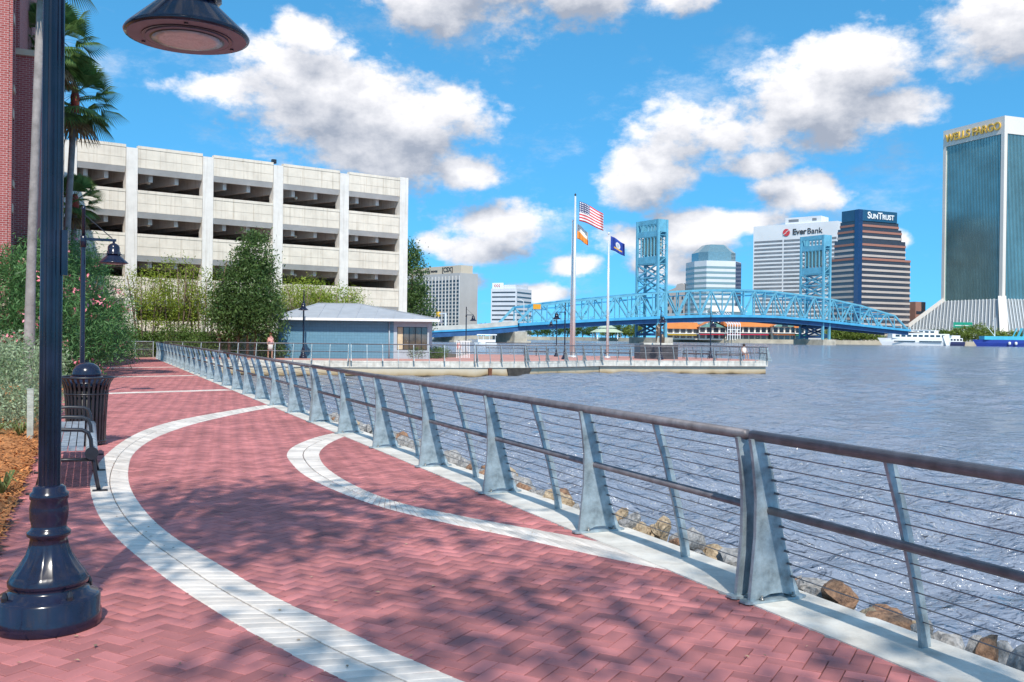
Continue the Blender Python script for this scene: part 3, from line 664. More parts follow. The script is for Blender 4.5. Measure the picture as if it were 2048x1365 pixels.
# oleander hedge with pink flowers, left of the walk
for i, (x, y, h, rr, lb) in enumerate([(-16.6,34.5,5.2,1.7,'tall oleander with pink flowers behind the second lamp post, the nearest of the row'),(-19.0,41,5.9,1.9,'tall oleander with pink flowers in the middle of the row'),(-22.3,49.5,5.4,2.0,'oleander with pink flowers at the far end of the row near the fence'),(-15.6,30.5,4.4,1.3,'oleander between the bare palm trunk and the lamp post')]):
    bl = [(0,0,h*.62,rr,rr,h*.40),(rr*.5,-.3,h*.38,rr*.9,rr*.9,h*.32),(-rr*.4,.3,h*.75,rr*.7,rr*.7,h*.25),(rr*.4,0,h*.18,rr,rr,h*.18),(0,-.5,h*.3,rr,rr,h*.3)]
    t = tree((x,y,0), lb, bl, 15000, .10, OLE, stems(7, rr*.7, h*.7, .05), group='oleander shrubs left of the walk', name='oleander', clump=.26, cat='shrub', asp=3.2)
    V, F = leaf_cards(clump_points(bl, 620, .12, 14), .065, asp=1.1); stuff(obj('flowers', fast_mesh('flowers', V, F), FLOWER, t))
# variegated shrub and low plants in the bed
for (x, y, r, h, lb) in [(-8.55,16.1,.85,1.5,'variegated green and white shrub beside the wooden post, the front one'),(-9.7,18.6,1.0,1.6,'pale leaved shrub at the left edge, behind the variegated one')]:
    tree((x,y,0), lb, [(0,0,h*.55,r,r,h*.5),(.2,-.2,h*.3,r*.9,r*.9,h*.3)], 6500, .035, PITT, stems(6,.4,.7,.015,.1), group='shrubs in the bed', name='variegated_shrub', clump=.12, cat='shrub', asp=1.7)
GRASSL = leafmat('strap_leaf', (.10,.15,.03), (.33,.36,.14))
for k, (x, y) in enumerate([(-7.75,15.0),(-8.1,14.9),(-5.2,9.7)]):
    m = MB()
    for q in range(46):
        a = random.uniform(0,6.28); l = random.uniform(.18,.36); w = .009; d = Vector((math.cos(a), math.sin(a), 0)); s_ = Vector((-d.y, d.x, 0))*w
        p = [Vector((0,0,.03))+d*.02, d*l*.45+Vector((0,0,l*.75)), d*l+Vector((0,0,l*.55))]
        m.add([p[0]-s_, p[0]+s_, p[1]+s_, p[1]-s_, p[2]], [(0,1,2,3),(3,2,4)])
    tag(m.build('strap_leaf_plant', GRASSL), 'tuft of arching strap leaves in the bark bed, ' + ['closest to the variegated shrub','in the middle of the three','closest to the brick edge'][k], 'plant', 'strap leaf tufts').location = (x, y, 0)
POSTW = mat('weathered_wood', (.40,.42,.37), .9, 0, .2, 8, .5, 30)
t = thing('wooden_post', 'short weathered wooden post at the edge of the bark bed', 'post', (gx(62,14.75), 14.75, 0), PAN)
MB().box(-.045,.045,-.045,.045,-.1,.78).build('shaft', POSTW, t); MB().prism([(-.05,-.05),(.05,-.05),(.05,.05),(-.05,.05)], .78, .795).build('cap', POSTW, t)

# palms
PALM = leafmat('palm_leaf', (.06,.14,.035), (.20,.31,.10), trans=.35); PDEAD = leafmat('palm_dead', (.22,.13,.06), (.40,.27,.14)); BOOT = mat('palm_boot', (.34,.07,.05), .9, 0, .3, 9, .8, 20)
def fan(m, o, d, L_, n=26):
    d = d.normalized(); side = d.cross(Vector((0,0,1))).normalized(); up = side.cross(d)
    tip = o+d*L_*.55+Vector((0,0,-.10*L_)); w = side*.02
    m.add([o-w, o+w, tip+w*.6, tip-w*.6], [(0,1,2,3)])
    for k in range(n):
        a = R(-78+156*k/(n-1)); q = d*math.cos(a)+side*math.sin(a)+up*.18*math.cos(2*a)
        l = L_*.62*(.75+.25*math.cos(a)); s2 = (side*math.cos(a)-d*math.sin(a))*.045
        a1 = tip+q*l*.62; a2 = tip+q*l+Vector((0,0,-.22*l))
        m.add([tip, a1-s2, a1+s2, a2], [(0,1,2),(1,3,2)])
def palm(loc, lean, h, r, label, nf=34, L_=1.7, skirt=True):
    t = thing('palm_tree', label, 'palm tree', loc, 0, 'fan palms left of the walk'); top = Vector((lean[0], lean[1], h))
    MB().tube([(0,0,-.2),(0,0,.3),(lean[0]*.12,lean[1]*.12,h*.25),(lean[0]*.5,lean[1]*.5,h*.6),tuple(top)], [r*1.75,r*1.35,r*1.05,r*.95,r*.9], 12).build('trunk', BARKP, t, True)
    MB().lathe([(r*.9,-.8),(r*1.25,-.5),(r*1.4,-.1),(r*.7,.3)], 10, tuple(top)).build('boots', BOOT, t, True)
    m = MB()
    for k in range(nf):
        a = k*2.399; e = R(75-125*k/nf); d = Vector((math.cos(a)*math.cos(e), math.sin(a)*math.cos(e), math.sin(e))); fan(m, top+Vector((0,0,.1)), d, L_*random.uniform(.85,1.1))
    m.build('crown', PALM, t)
    if skirt:
        m = MB()
        for k in range(9):
            a = k*2.4+.7; d = Vector((math.cos(a)*.5, math.sin(a)*.5, -.85)); fan(m, top+Vector((0,0,-.3)), d, L_*.8, 12)
        m.build('dead_fronds', PDEAD, t)
    return t
palm((gx(58,28),28,0), (.25,.1), 12.9, .125, 'palm with a bare pale trunk left of the near lamp post, crown above the picture', 30, 1.6, False)
palm((gx(124,44),44,0), (.5,0), 12.6, .15, 'fan palm whose crown hangs clear beside the near lamp post', 38, 2.1)
palm((gx(112,42),41,0), (.25,0), 14.2, .15, 'taller fan palm half hidden behind the near lamp post', 34, 1.9)
palm((gx(140,50),50,0), (.2,0), 8.6, .15, 'short fan palm with brown hanging fronds in front of the garage', 28, 1.5)

# trees between the fence and the garage
for k, (px, Y, h, lb) in enumerate([(292,66,6.6,'thin stemmed yellow-green tree left of the garage front, nearest the oleander'),(352,67,7.3,'thin stemmed yellow-green tree in front of the second garage bay'),(402,68,6.6,'thin stemmed yellow-green tree against the dark bushy tree')]):
    bl = [(0,0,h*.72,1.9,1.5,h*.24),(.7,0,h*.5,1.6,1.3,h*.22),(-.9,.2,h*.48,1.5,1.2,h*.22)]
    tree((gx(px,Y),Y,0), lb, bl, 4000, .085, CRAPE, stems(9,1.3,h*.85,.055,.45), clump=.34, name='crape_myrtle')
for px, Y, h, w, lb in [(492,65,8.8,2.15,'dense dark green tree in front of the middle of the garage')]:
    bl = [(0,0,h*.50,w,w*.9,h*.32),(.5,0,h*.78,w*.55,w*.5,h*.20),(-.9,0,h*.36,w*.8,w*.7,h*.22),(1.1,0,h*.34,w*.7,w*.7,h*.22),(.75,0,h*.93,.4,.4,.5)]
    tree((gx(px,Y),Y,0), lb, bl, 22000, .12, OAK, [[(x,0,-.1,.10),(x*1.2,.1,h*.4,.08),(x*.8,0,h*.75,.03)] for x in (-1.7,-1.1,-.5,.1,.6)], clump=.36, name='bushy_tree')
for px, Y, h, lb in [(612,77,6.6,'yellow-green tree behind the pavilion roof, left one'),(668,78,6.0,'yellow-green tree behind the pavilion roof, right one')]:
    bl = [(0,0,h*.78,2.3,1.5,h*.17),(-1.1,0,h*.66,1.7,1.3,h*.17),(1.3,0,h*.6,1.6,1.3,h*.17)]
    tree((gx(px,Y),Y,0), lb, bl, 5200, .09, CRAPE, stems(8,1.9,h*.85,.06,.4), clump=.36, name='crape_myrtle')
t = tree((gx(823,100),100,0), 'tall dark tree rising behind the right end of the garage', [(0,0,7.4,1.3,1.3,3.6),(.4,0,4.0,1.8,1.5,3.0),(-.4,0,10.0,.8,.8,1.6)], 9000, .16, OAK, [[(0,0,-.1,.25),(0,0,5,.18),(0,0,9,.05)]], clump=.4, name='tall_tree')
for k, (px, Y, w, h) in enumerate([(262,66.5,1.5,1.9),(305,66,1.4,1.6),(352,65.6,1.5,2.3),(400,65.8,1.5,1.9),(448,66,1.3,1.5),(542,66,1.0,1.2)]):
    tree((gx(px,Y),Y,0), 'low green shrub behind the end fence, %s from the left' % ['first','second','third','fourth','fifth','sixth'][k], [(0,0,h*.5,w,w*.7,h*.5)], 3000, .09, HEDGE, stems(4,.5,h*.6,.03,.2), group='low shrubs behind the end fence', name='low_shrub', clump=.25, cat='shrub')
for k, (px, Y) in enumerate([(835,68.3),(865,69.4),(880,70.5)]):
    tree((gx(px,Y),Y,0), ['low shrub under the pavilion window, left one','low shrub below the right corner of the pavilion','low shrub past the right corner of the pavilion'][k], [(0,0,.4,.7,.5,.4)], 1300, .06, HEDGE, stems(3,.3,.4,.02,.1), group='low shrubs by the pavilion', name='low_shrub', clump=.16, cat='shrub')
# street trees behind the viewer that dapple the foreground
tree((-6.9,-1.4,0), 'spreading oak at the left of the viewpoint, its limbs over the walk', [(1.4,.2,8.4,2.2,2.2,1.3),(4.6,1.2,8.9,2.3,2.2,1.2),(6.6,1.8,9.0,1.8,1.8,1.0),(3.0,-.4,9.4,2.2,2.0,1.2),(5.7,1.8,9.0,1.5,1.6,.9),(5.7,1.8,9.2,1.4,1.5,.9)], 4300, .13, OAK, [[(0,0,-.1,.24),(.2,0,3.5,.18),(1.5,.2,8.0,.07)],[(.2,0,3.6,.12),(2.6,.5,7.4,.06),(5.8,1.4,8.8,.02)],[(.2,0,3.4,.1),(-1.3,-.5,7.6,.03)]], group='oaks beside the viewpoint', name='oak_tree', clump=.42)  # out of view; doubled crown blobs added to cover the lamp head's cast shadow
tree((2.4,-5.6,0), 'oak behind the viewpoint, shading the lower right of the walk', [(0,0,10.8,2.3,2.2,1.3),(-1.2,.8,10.2,1.7,1.6,1.0)], 1200, .13, OAK, [[(0,0,-.1,.22),(.1,0,5,.16),(0,.1,10.2,.06)],[(.1,0,5,.09),(-1.2,.6,9.8,.03)]], group='oaks beside the viewpoint', name='oak_tree', clump=.42)
# ================================================================ BRICK BUILDING (left edge)
BB = bpy.data.materials.new('brick_wall'); BB.use_nodes = True; nt = BB.node_tree; b = nt.nodes['Principled BSDF']; b.inputs['Roughness'].default_value = .85
def brick_nodes(nt, b, sc, c1, c2, mort, stack=False):
    t = nt.nodes.new('ShaderNodeTexCoord'); s = nt.nodes.new('ShaderNodeSeparateXYZ'); nt.links.new(t.outputs['Object'], s.inputs[0])
    ad = nt.nodes.new('ShaderNodeMath'); ad.operation = 'ADD'; nt.links.new(s.outputs[0], ad.inputs[0]); nt.links.new(s.outputs[1], ad.inputs[1])
    c = nt.nodes.new('ShaderNodeCombineXYZ'); nt.links.new(ad.outputs[0], c.inputs[0]); nt.links.new(s.outputs[2], c.inputs[1])
    br = nt.nodes.new('ShaderNodeTexBrick'); nt.links.new(c.outputs[0], br.inputs['Vector']); br.inputs['Scale'].default_value = sc
    br.inputs['Color1'].default_value = (*c1,1); br.inputs['Color2'].default_value = (*c2,1); br.inputs['Mortar'].default_value = (*mort,1)
    br.inputs['Brick Width'].default_value = .21; br.inputs['Row Height'].default_value = .076; br.inputs['Mortar Size'].default_value = .008
    if stack: br.offset = 0.; br.inputs['Brick Width'].default_value = .2; br.inputs['Row Height'].default_value = .2; br.inputs['Mortar Size'].default_value = .006
    nt.links.new(br.outputs['Color'], b.inputs['Base Color']); bp = nt.nodes.new('ShaderNodeBump'); bp.inputs['Strength'].default_value = .6; bp.inputs['Distance'].default_value = .01; bp.invert = True
    nt.links.new(br.outputs['Fac'], bp.inputs['Height']); nt.links.new(bp.outputs[0], b.inputs['Normal'])
brick_nodes(nt, b, 1.0, (.30,.055,.05), (.38,.09,.08), (.52,.36,.34))
STONE = mat('cast_stone', (.55,.46,.34), .85, 0, .1, 2, .2, 20)
o = W(0,0)
t = thing('brick_building', 'red brick building with stone sills at the left edge of the picture', 'building', o, PAN)   # local x = t, local y = s
MB().box(-20,-6.46,31.6,33.95,-.2,19).build('wall', BB, t)
MB().box(-20,-5.82,34.0,66,-.2,11.72).build('wall', BB, t); MB().box(-20,-6.3,34.05,66,11.94,19).build('upper_wall', BB, t)
MB().box(-20.05,-5.74,33.9,66.1,11.722,11.938).build('stone_ledge', STONE, t)
MB().box(-20.05,-5.7,33.88,66.1,-.2,2.9).build('stone_base', STONE, t); MB().box(-20,-6.40,31.55,33.87,-.2,2.9).build('stone_base', STONE, t)
for k, y in enumerate((31.8, 32.9)):
    MB().box(-6.459,-6.36,y-.16,y+.16,2.9,18.6).build('pilaster', BB, t)
for z in (3.6,6.9,10.2,13.5):
    w = MB().box(-6.459,-6.43,32.08,32.72,z,z+2.2).build('window', DARKG, t)
    MB().box(-6.458,-6.33,32.07,32.73,z-.22,z-.002).build('sill', STONE, w); MB().box(-6.458,-6.36,32.07,32.73,z+2.202,z+2.5).build('lintel', STONE, w)
    MB().box(-6.43,-6.41,32.37,32.43,z,z+2.2).build('mullion', STONE, w)
for k in range(2):
    x = -7.4-2.6*k
    w = MB().box(x-.7,x+.7,33.95,34.04,13.0,15.6).build('window', DARKG, t); MB().box(x-.8,x+.8,33.9,34.03,12.6,12.998).build('sill', STONE, w)

# ================================================================ PARKING GARAGE
g0 = Vector((-29.13,72.07,0)); g1 = Vector((-10.30,85.89,0)); gd = (g1-g0).normalized()
PANEL = mat('precast_panel', (.72,.645,.535), .9, 0, .08, .9, .25, 40); PANEL2 = mat('precast_painted_shade', (.60,.57,.53), .9, 0, .08, .9, .2, 40)  # PANEL2: shade below each spandrel painted in as a darker precast tone
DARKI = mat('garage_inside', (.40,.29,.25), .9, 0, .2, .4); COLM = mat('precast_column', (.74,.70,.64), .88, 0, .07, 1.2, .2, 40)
t = thing('parking_garage', 'white precast parking garage with five open decks behind the trees', 'parking garage', g0, math.atan2(gd.y, gd.x))  # local x along the front, -y towards viewer
def gs(px):                                   # position along the front seen at column px
    k = (px-CX)/FPX; return (k*g0.y-g0.x)/(gd.x-k*gd.y)
cols = [gs(130)-6.3, gs(130)+.2, gs(258), gs(410), gs(550), gs(682), gs(801)]
FL, TOP = 3.3, 15.75
for i, c in enumerate(cols):
    MB().box(c-.42,c+.42,-.36,.5,-.3,TOP-.15 if i < 6 else TOP+.15).build('column', COLM, t)
cols_in = list(zip(cols[:-1], cols[1:]))
LAMPM = mat('globe_lamp', (.8,.75,.6), .4)
for bi, (a, c) in enumerate(cols_in):
    x0, x1 = a+.44, c-.44
    for lv in range(5):
        zt = TOP-FL*lv+ (.0 if lv else .05); zb = zt-2.08
        p = MB().box(x0,x1,-.30,-.12,zb+.42,zt-.22).build('spandrel_panel', PANEL, t)
        npc = 3
        for q in range(npc):                   # raised panel faces with joints between them
            xa, xb = x0+(x1-x0)*q/npc+.012, x0+(x1-x0)*(q+1)/npc-.012
            MB().box(xa,xb,-.33,-.298,zb+.44,zb+1.08).build('panel_face', PANEL, p); MB().box(xa,xb,-.33,-.298,zb+1.105,zt-.24).build('panel_face', PANEL, p)
        MB().box(x0,x1,-.36,.1,zt-.218,zt).build('panel_cap', PANEL, t)
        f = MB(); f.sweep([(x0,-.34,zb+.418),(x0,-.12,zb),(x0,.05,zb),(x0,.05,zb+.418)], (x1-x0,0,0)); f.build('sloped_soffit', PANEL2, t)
    MB().box(x0,x1,-.2,.1,-.3,1.1).build('base_wall', PANEL, t)
for lv in range(1, 5):
    z = TOP-FL*lv-.62
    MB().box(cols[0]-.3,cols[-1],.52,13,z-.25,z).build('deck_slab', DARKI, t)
    for bi, (a, c) in enumerate(cols_in):
        for fr in (.28,.62,.96):
            x = a+(c-a)*fr; m = MB(); m.sweep([(x-.15,.52,z+1.42),(x+.15,.52,z+1.42),(x+.15,.52,z+2.43),(x-.15,.52,z+2.43)], (-3.6 if bi % 2 == 0 else -3.0,12.3,0)); m.build('deck_beam', COLM, t)
        if bi in (1, 2, 4): MB().lathe([(.02,0),(.14,.06),(.16,.14),(.1,.24),(.03,.28)], 10, (a+1.1+bi*.3,1.4,z+1.35)).build('globe_light', LAMPM, t, True)
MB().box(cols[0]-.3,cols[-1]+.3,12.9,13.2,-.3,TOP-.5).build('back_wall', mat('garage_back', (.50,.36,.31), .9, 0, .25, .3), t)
MB().box(cols[-1]-.1,cols[-1]+.35,.5,13,-.3,TOP-.3).build('end_wall', PANEL, t); MB().box(cols[0]-.5,cols[0]-.1,.5,13,-.3,TOP-.3).build('end_wall', PANEL, t)
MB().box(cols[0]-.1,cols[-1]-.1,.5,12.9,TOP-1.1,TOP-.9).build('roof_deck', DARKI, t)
for x in (gs(545),): 
    MB().box(x-.25,x+.1,-.2,.1,TOP+.01,TOP+.35).build('floodlight', BLACKM, t)
m = MB(); m.lathe([(2.2,0),(2.0,.35),(1.2,.62),(.2,.75)], 20, (gs(262)+2.3,9,TOP-.1)); m.build('roof_dome', mat('dome_grey', (.12,.12,.12), .6), t, True)
# low cream wall between garage and fence
tag(MB().sweep([(gx(255,69),69,0),(gx(560,69.5),69.5,0),(gx(560,69.5),69.8,0),(gx(255,69),69.3,0)], (0,0,1.75)).build('garden_wall', mat('cream_wall', (.62,.55,.42), .9, 0, .12, .8)), 'cream rendered wall behind the thin stemmed trees', 'wall')

# ================================================================ BLUE PAVILION
TILE = bpy.data.materials.new('blue_tile'); TILE.use_nodes = True; nt = TILE.node_tree; b = nt.nodes['Principled BSDF']; b.inputs['Roughness'].default_value = .45
brick_nodes(nt, b, 1., (.12,.26,.36), (.135,.285,.39), (.085,.19,.27), True)
ROOFM = mat('grey_roof', (.34,.36,.39), .8, 0, .06, 1.2, .2, 30); TRIM = mat('grey_trim', (.40,.45,.50), .6, 0, .05, 2)
Yp = 67.5; xa, xb = gx(556,Yp), gx(857,Yp); xm = gx(786,Yp)
t = thing('pavilion', 'low blue tiled pavilion with grey hip roof and a corner window', 'pavilion', (xa,Yp,0), R(3)); Lx = xb-xa; xw = xm-xa
zE = 2.72
MB().box(0,xw,0,7,-.1,zE-.02).build('tiled_wall', TILE, t)
MB().box(xw+.002,xw+.25,-.04,.3,-.1,zE-.02).build('corner_post', TRIM, t); MB().box(Lx-.12,Lx,-.04,.3,-.1,zE-.02).build('corner_post', TRIM, t)
MB().box(xw+.25,Lx-.12,0,.2,-.1,.62).build('sill_wall', TRIM, t); MB().box(xw+.25,Lx-.12,0,.2,2.28,zE-.02).build('head_beam', TRIM, t)
MB().box(Lx-.2,Lx-.002,.3,7,-.1,zE-.02).build('side_wall', TRIM, t)
MB().box(xw+.3,Lx-.3,3.4,3.6,-.1,zE-.02).build('inner_wall', mat('warm_wall', (.55,.42,.25), .9), t)
ww = Lx-.12-xw-.25
WARM = mat('tan_blind', (.62,.50,.33), .8)
for k in range(5):
    x0 = xw+.25+ww*k/5
    w = MB().box(x0+.03,x0+ww/5-.03,.09,.1,.66,2.24).build('window_pane', WARM if k in (0,) else mat('window_bronze', (.12,.09,.06), .06, 0, .3, 1, spec=.9), t)
    MB().box(x0-.03,x0+.03,.05,.14,.62,2.28).build('window_frame', BLACKM, w)
MB().box(xw+.25,Lx-.12,.05,.14,.621,.66).build('window_frame', BLACKM, t); MB().box(xw+.25,Lx-.12,.05,.14,2.24,2.279).build('window_frame', BLACKM, t)
ov = .75; hp = 1.15
rx0, rx1, ry0, ry1 = -ov*.5, Lx+ov, -ov, 7+ov; rd0, rd1 = Lx*.22, Lx*.50; ym = 3.5
m = MB(); m.add([(rx0,ry0,zE+.12),(rx1,ry0,zE+.12),(rx1,ry1,zE+.12),(rx0,ry1,zE+.12),(rd0,ym,zE+.12+hp),(rd1,ym,zE+.12+hp)], [(0,1,5,4),(1,2,5),(2,3,4,5),(3,0,4),(3,2,1,0)]); m.build('roof', ROOFM, t)
m = MB(); m.box(rx0-.02,rx1+.02,ry0-.03,ry0-.001,zE-.06,zE+.12); m.build('eave_board', WHITE, t); MB().box(rx1+.001,rx1+.03,ry0,ry1,zE-.06,zE+.12).build('eave_board', WHITE, t)
for q, (pa, pb) in enumerate((((rx0,ry0,zE+.13),(rd0,ym,zE+.13+hp)),((rx1,ry0,zE+.13),(rd1,ym,zE+.13+hp)),((rd0,ym,zE+.13+hp),(rd1,ym,zE+.13+hp)))): MB().bar(pa, pb, .18, .05).build('ridge_cap', ROOFM, t)
for q in range(9):
    fx = rx0+.6+(rx1-rx0-1.2)*q/8; tx = min(max(fx, rd0), rd1); k_ = 1. if rd0 <= fx <= rd1 else ((fx-rx0)/(rd0-rx0) if fx < rd0 else (rx1-fx)/(rx1-rd1)); MB().bar((fx,ry0,zE+.14),(fx,ry0+(ym-ry0)*k_,zE+.14+hp*k_),.05,.03).build('roof_seam', ROOFM, t)
MB().tube([(xw-.3,-.1,zE-.1),(xw-.3,-.1,.1)], .045, 8).build('downpipe', TRIM, t, True)

def streaks(m):                      # rain streaks running down precast faces
    nt = m.node_tree; b = nt.nodes['Principled BSDF']; src = b.inputs['Base Color'].links[0].from_socket
    t = nt.nodes.new('ShaderNodeTexCoord'); mp = nt.nodes.new('ShaderNodeMapping'); nt.links.new(t.outputs['Object'], mp.inputs[0]); mp.inputs['Scale'].default_value = (3.2, 3.2, .16)
    n = nt.nodes.new('ShaderNodeTexNoise'); nt.links.new(mp.outputs[0], n.inputs['Vector']); n.inputs['Scale'].default_value = 1.6; n.inputs['Detail'].default_value = 6
    r = nt.nodes.new('ShaderNodeMapRange'); nt.links.new(n.outputs['Fac'], r.inputs['Value']); r.inputs['From Min'].default_value = .52; r.inputs['From Max'].default_value = .78; r.inputs['To Max'].default_value = .5
    x = nt.nodes.new('ShaderNodeMix'); x.data_type = 'RGBA'; x.blend_type = 'MULTIPLY'; nt.links.new(r.outputs[0], x.inputs['Factor']); nt.links.new(src, x.inputs['A']); x.inputs['B'].default_value = (.55,.50,.44,1)
    nt.links.new(x.outputs['Result'], b.inputs['Base Color'])
for m in (PANEL, COLM, CONCW, CONC): streaks(m)
# ================================================================ LIFT BRIDGE
BLU = mat('bridge_light_blue', (.13,.38,.50), .55, 0, .12, .3); BLD = mat('bridge_shade_blue', (.03,.10,.24), .5, 0, .15, .3); BLM = mat('bridge_mid_blue', (.07,.36,.58), .5, 0, .12, .3)  # BLD: shade under the deck put into the colour as a deeper blue
Q0 = Vector((69.1,453,0)); Q1 = Vector((168.3,515,0)); QD = (Q1-Q0).normalized(); QN = Vector((-QD.y, QD.x, 0)); RW = 15.5
def bs(px): k = (px-CX)/FPX; return (k*Q0.y-Q0.x)/(QD.x-k*QD.y)
def bz(px, py): q = Q0+QD*bs(px); return gz(px, py, q.y)
low = [(800,664),(860,659),(950,655),(1033,648),(1100,644),(1200,638.5),(1300,634),(1400,631),(1470,630.5),(1540,632),(1632,640),(1720,650),(1815,660),(1850,664)]
upp = [(1065,614),(1130,604.5),(1200,597),(1275,590),(1330,585),(1400,581),(1470,580),(1540,583),(1610,592),(1660,599),(1720,612),(1788,632)]
LS, LZ = [bs(a) for a, b in low], [bz(a, b) for a, b in low]; US, UZ = [bs(a) for a, b in upp], [bz(a, b) for a, b in upp]
def zl(s): return float(np.interp(s, LS, LZ))
def zu(s): return float(np.interp(s, US, UZ))
def bp(s, n, z): return (s, n, z)
t = thing('lift_bridge', 'light blue steel truss lift bridge with two towers across the river', 'bridge', Q0, math.atan2(QD.y, QD.x))   # local x along, local y away
def deck(name, m, s0, s1, n0, n1, dz0, dz1, steps=18):
    b = MB(); xs = np.linspace(s0, s1, steps)
    for a, c in zip(xs[:-1], xs[1:]):
        b.add([(a,n0,zl(a)+dz0),(c,n0,zl(c)+dz0),(c,n1,zl(c)+dz0),(a,n1,zl(a)+dz0),(a,n0,zl(a)+dz1),(c,n0,zl(c)+dz1),(c,n1,zl(c)+dz1),(a,n1,zl(a)+dz1)], [(3,2,1,0),(4,5,6,7),(0,1,5,4),(2,3,7,6)])
    return b.build(name, m, t)
sL, sR = bs(1033), bs(1815)
deck('roadway', CONC, LS[0], LS[-1], -.6, RW+.6, -1.0, -.55)
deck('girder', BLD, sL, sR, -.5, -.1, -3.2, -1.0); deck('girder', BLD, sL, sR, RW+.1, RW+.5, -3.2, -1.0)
deck('walk_fascia', BLM, sL, sR, -2.2, -.62, -1.05, .2); deck('walk_rail', BLU, sL, sR, -2.2, -2.1, .9, 1.15)
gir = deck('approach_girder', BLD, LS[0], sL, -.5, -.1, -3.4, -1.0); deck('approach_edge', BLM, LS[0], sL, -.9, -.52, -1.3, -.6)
deck('approach_parapet', mat('parapet', (.52,.50,.45), .9, 0, .15, .3), LS[0], sL, -.8, -.5, -.55, 1.3)
xs = list(np.linspace(bs(1065), bs(1788), 34)); legs = (bs(1314), bs(1645))
for nn in (0, RW):
    for a, c in zip(xs[:-1], xs[1:]): MB().bar((a,nn,zu(a)),(c,nn,zu(c)),.75,.9).build('top_chord', BLU, t)
    MB().bar((sL,nn,zl(sL)),(xs[0],nn,zu(xs[0])),.8,.9).build('end_post', BLU, t); MB().bar((sR,nn,zl(sR)),(xs[-1],nn,zu(xs[-1])),.8,.9).build('end_post', BLU, t)
    for i, x in enumerate(xs):
        MB().bar((x,nn,zl(x)),(x,nn,zu(x)),.42).build('truss_vertical', BLU, t)
        if i+1 < len(xs):
            y = xs[i+1]; a, c = ((x,nn,zl(x)),(y,nn,zu(y))) if i % 2 else ((x,nn,zu(x)),(y,nn,zl(y)))
            MB().bar(a, c, .62).build('truss_diagonal', BLU, t)
    MB().bar((xs[0],nn,(zl(xs[0])+zu(xs[0]))/2),(xs[-1],nn,(zl(xs[-1])+zu(xs[-1]))/2),.01,.01) if False else None
for i, x in enumerate(xs):
    MB().bar((x,0,zu(x)),(x,RW,zu(x)),.5,.7).build('top_strut', BLM, t)
    MB().bar((x,.2,zu(x)-2.2),(x,RW-.2,zu(x)-2.2),.3,.4).build('sway_strut', BLM, t)
    if i+1 < len(xs): MB().bar((x,0,zu(x)),(xs[i+1],RW,zu(xs[i+1])),.3).build('top_lateral', BLM, t)
for k, (sx, ztop) in enumerate(((legs[0], 58.5), (legs[1], 58.8))):
    aw = 5.2
    for (dx, dy) in ((0,0),(0,RW),(aw,0),(aw,RW)):
        MB().box(sx+dx-.55,sx+dx+.55,dy-.55,dy+.55,2.0,ztop).build('tower_leg', BLU, t)
    zc = zu(sx)
    for y in (0, RW):                               # ladder faces along the bridge
        hs = np.linspace(zc-10, ztop-4, 13)
        for q in range(12):
            a, c = ((sx,y,hs[q]),(sx+aw,y,hs[q+1])) if q % 2 else ((sx+aw,y,hs[q]),(sx,y,hs[q+1]))
            MB().bar(a, c, .32).build('tower_lacing', BLU, t); MB().bar((sx,y,hs[q]),(sx+aw,y,hs[q]),.28).build('tower_rung', BLU, t)
        MB().box(sx+.55,sx+aw-.55,y-.3,y+.3,ztop-6,ztop).build('sheave_housing', BLU, t)
    for x in (sx, sx+aw):                           # portal faces across the road
        for (z0, z1) in ((ztop-2.2,ztop),(ztop-8.2,ztop-5.4),(ztop-21.2,ztop-17.6)): MB().box(x-.3,x+.3,.55,RW-.55,z0,z1).build('portal_plate', BLU, t)
        for q in range(7):
            y = .55+(RW-1.1)*(q+.0)/6.; MB().box(x-.25,x+.25,max(.55,y-.27),min(RW-.55,y+.27),ztop-5.4,ztop-2.2).build('louvre_bar', BLU, t)
            MB().box(x-.25,x+.25,max(.55,y-.27),min(RW-.55,y+.27),ztop-17.6,ztop-8.2).build('louvre_bar', BLU, t)
        zz = np.linspace(zc+1, ztop-21.2, 3)
        for a, c in zip(zz[:-1], zz[1:]):
            MB().bar((x,0,a),(x,RW,c),.7).build('cross_brace', BLU, t); MB().bar((x,RW,a),(x,0,c),.7).build('cross_brace', BLU, t); MB().bar((x,0,c),(x,RW,c),.6).build('brace_strut', BLU, t)
        MB().bar((x,.5,4),(x,RW-.5,zl(sx)-3.4),.7).build('lower_brace', BLD, t); MB().bar((x,RW-.5,4),(x,.5,zl(sx)-3.4),.7).build('lower_brace', BLD, t)
        MB().box(x-.4,x+.4,.55,RW-.55,zl(sx)-4.2,zl(sx)-3.25).build('portal_beam', BLD, t); MB().box(x-.4,x+.4,.55,RW-.55,2.8,4).build('portal_beam', BLD, t)
    MB().box(sx+.6,sx+aw-.6,3,RW-3,ztop-16.5,ztop-8.5).build('counterweight', mat('counterweight', (.34,.36,.30), .9), t)
    MB().box(sx-2.5,sx+aw+2.5,-2.5,RW+2.5,-2.4,2.0).build('tower_pier', mat('pier_concrete', (.45,.40,.32), .9, 0, .2, .3), t)
for px in (919, 1038):
    s_ = bs(px); MB().box(s_-3.2,s_+3.2,-1.5,RW+1.5,-2.5,zl(s_)-3.5).build('approach_pier', mat('pier_concrete', (.45,.4,.32)), t)
    MB().box(s_-4.2,s_+4.2,-3,RW+3,-2.5,-.2).build('pier_footing', mat('pier_concrete', (.45,.4,.32)), t)
s_ = bs(1072); MB().box(s_-2,s_+2,-.5,-.4,zu(bs(1075))-1.4,zu(bs(1075))+.8).build('signal_sign', mat('sign_orange', (.75,.33,.02), .6), t)

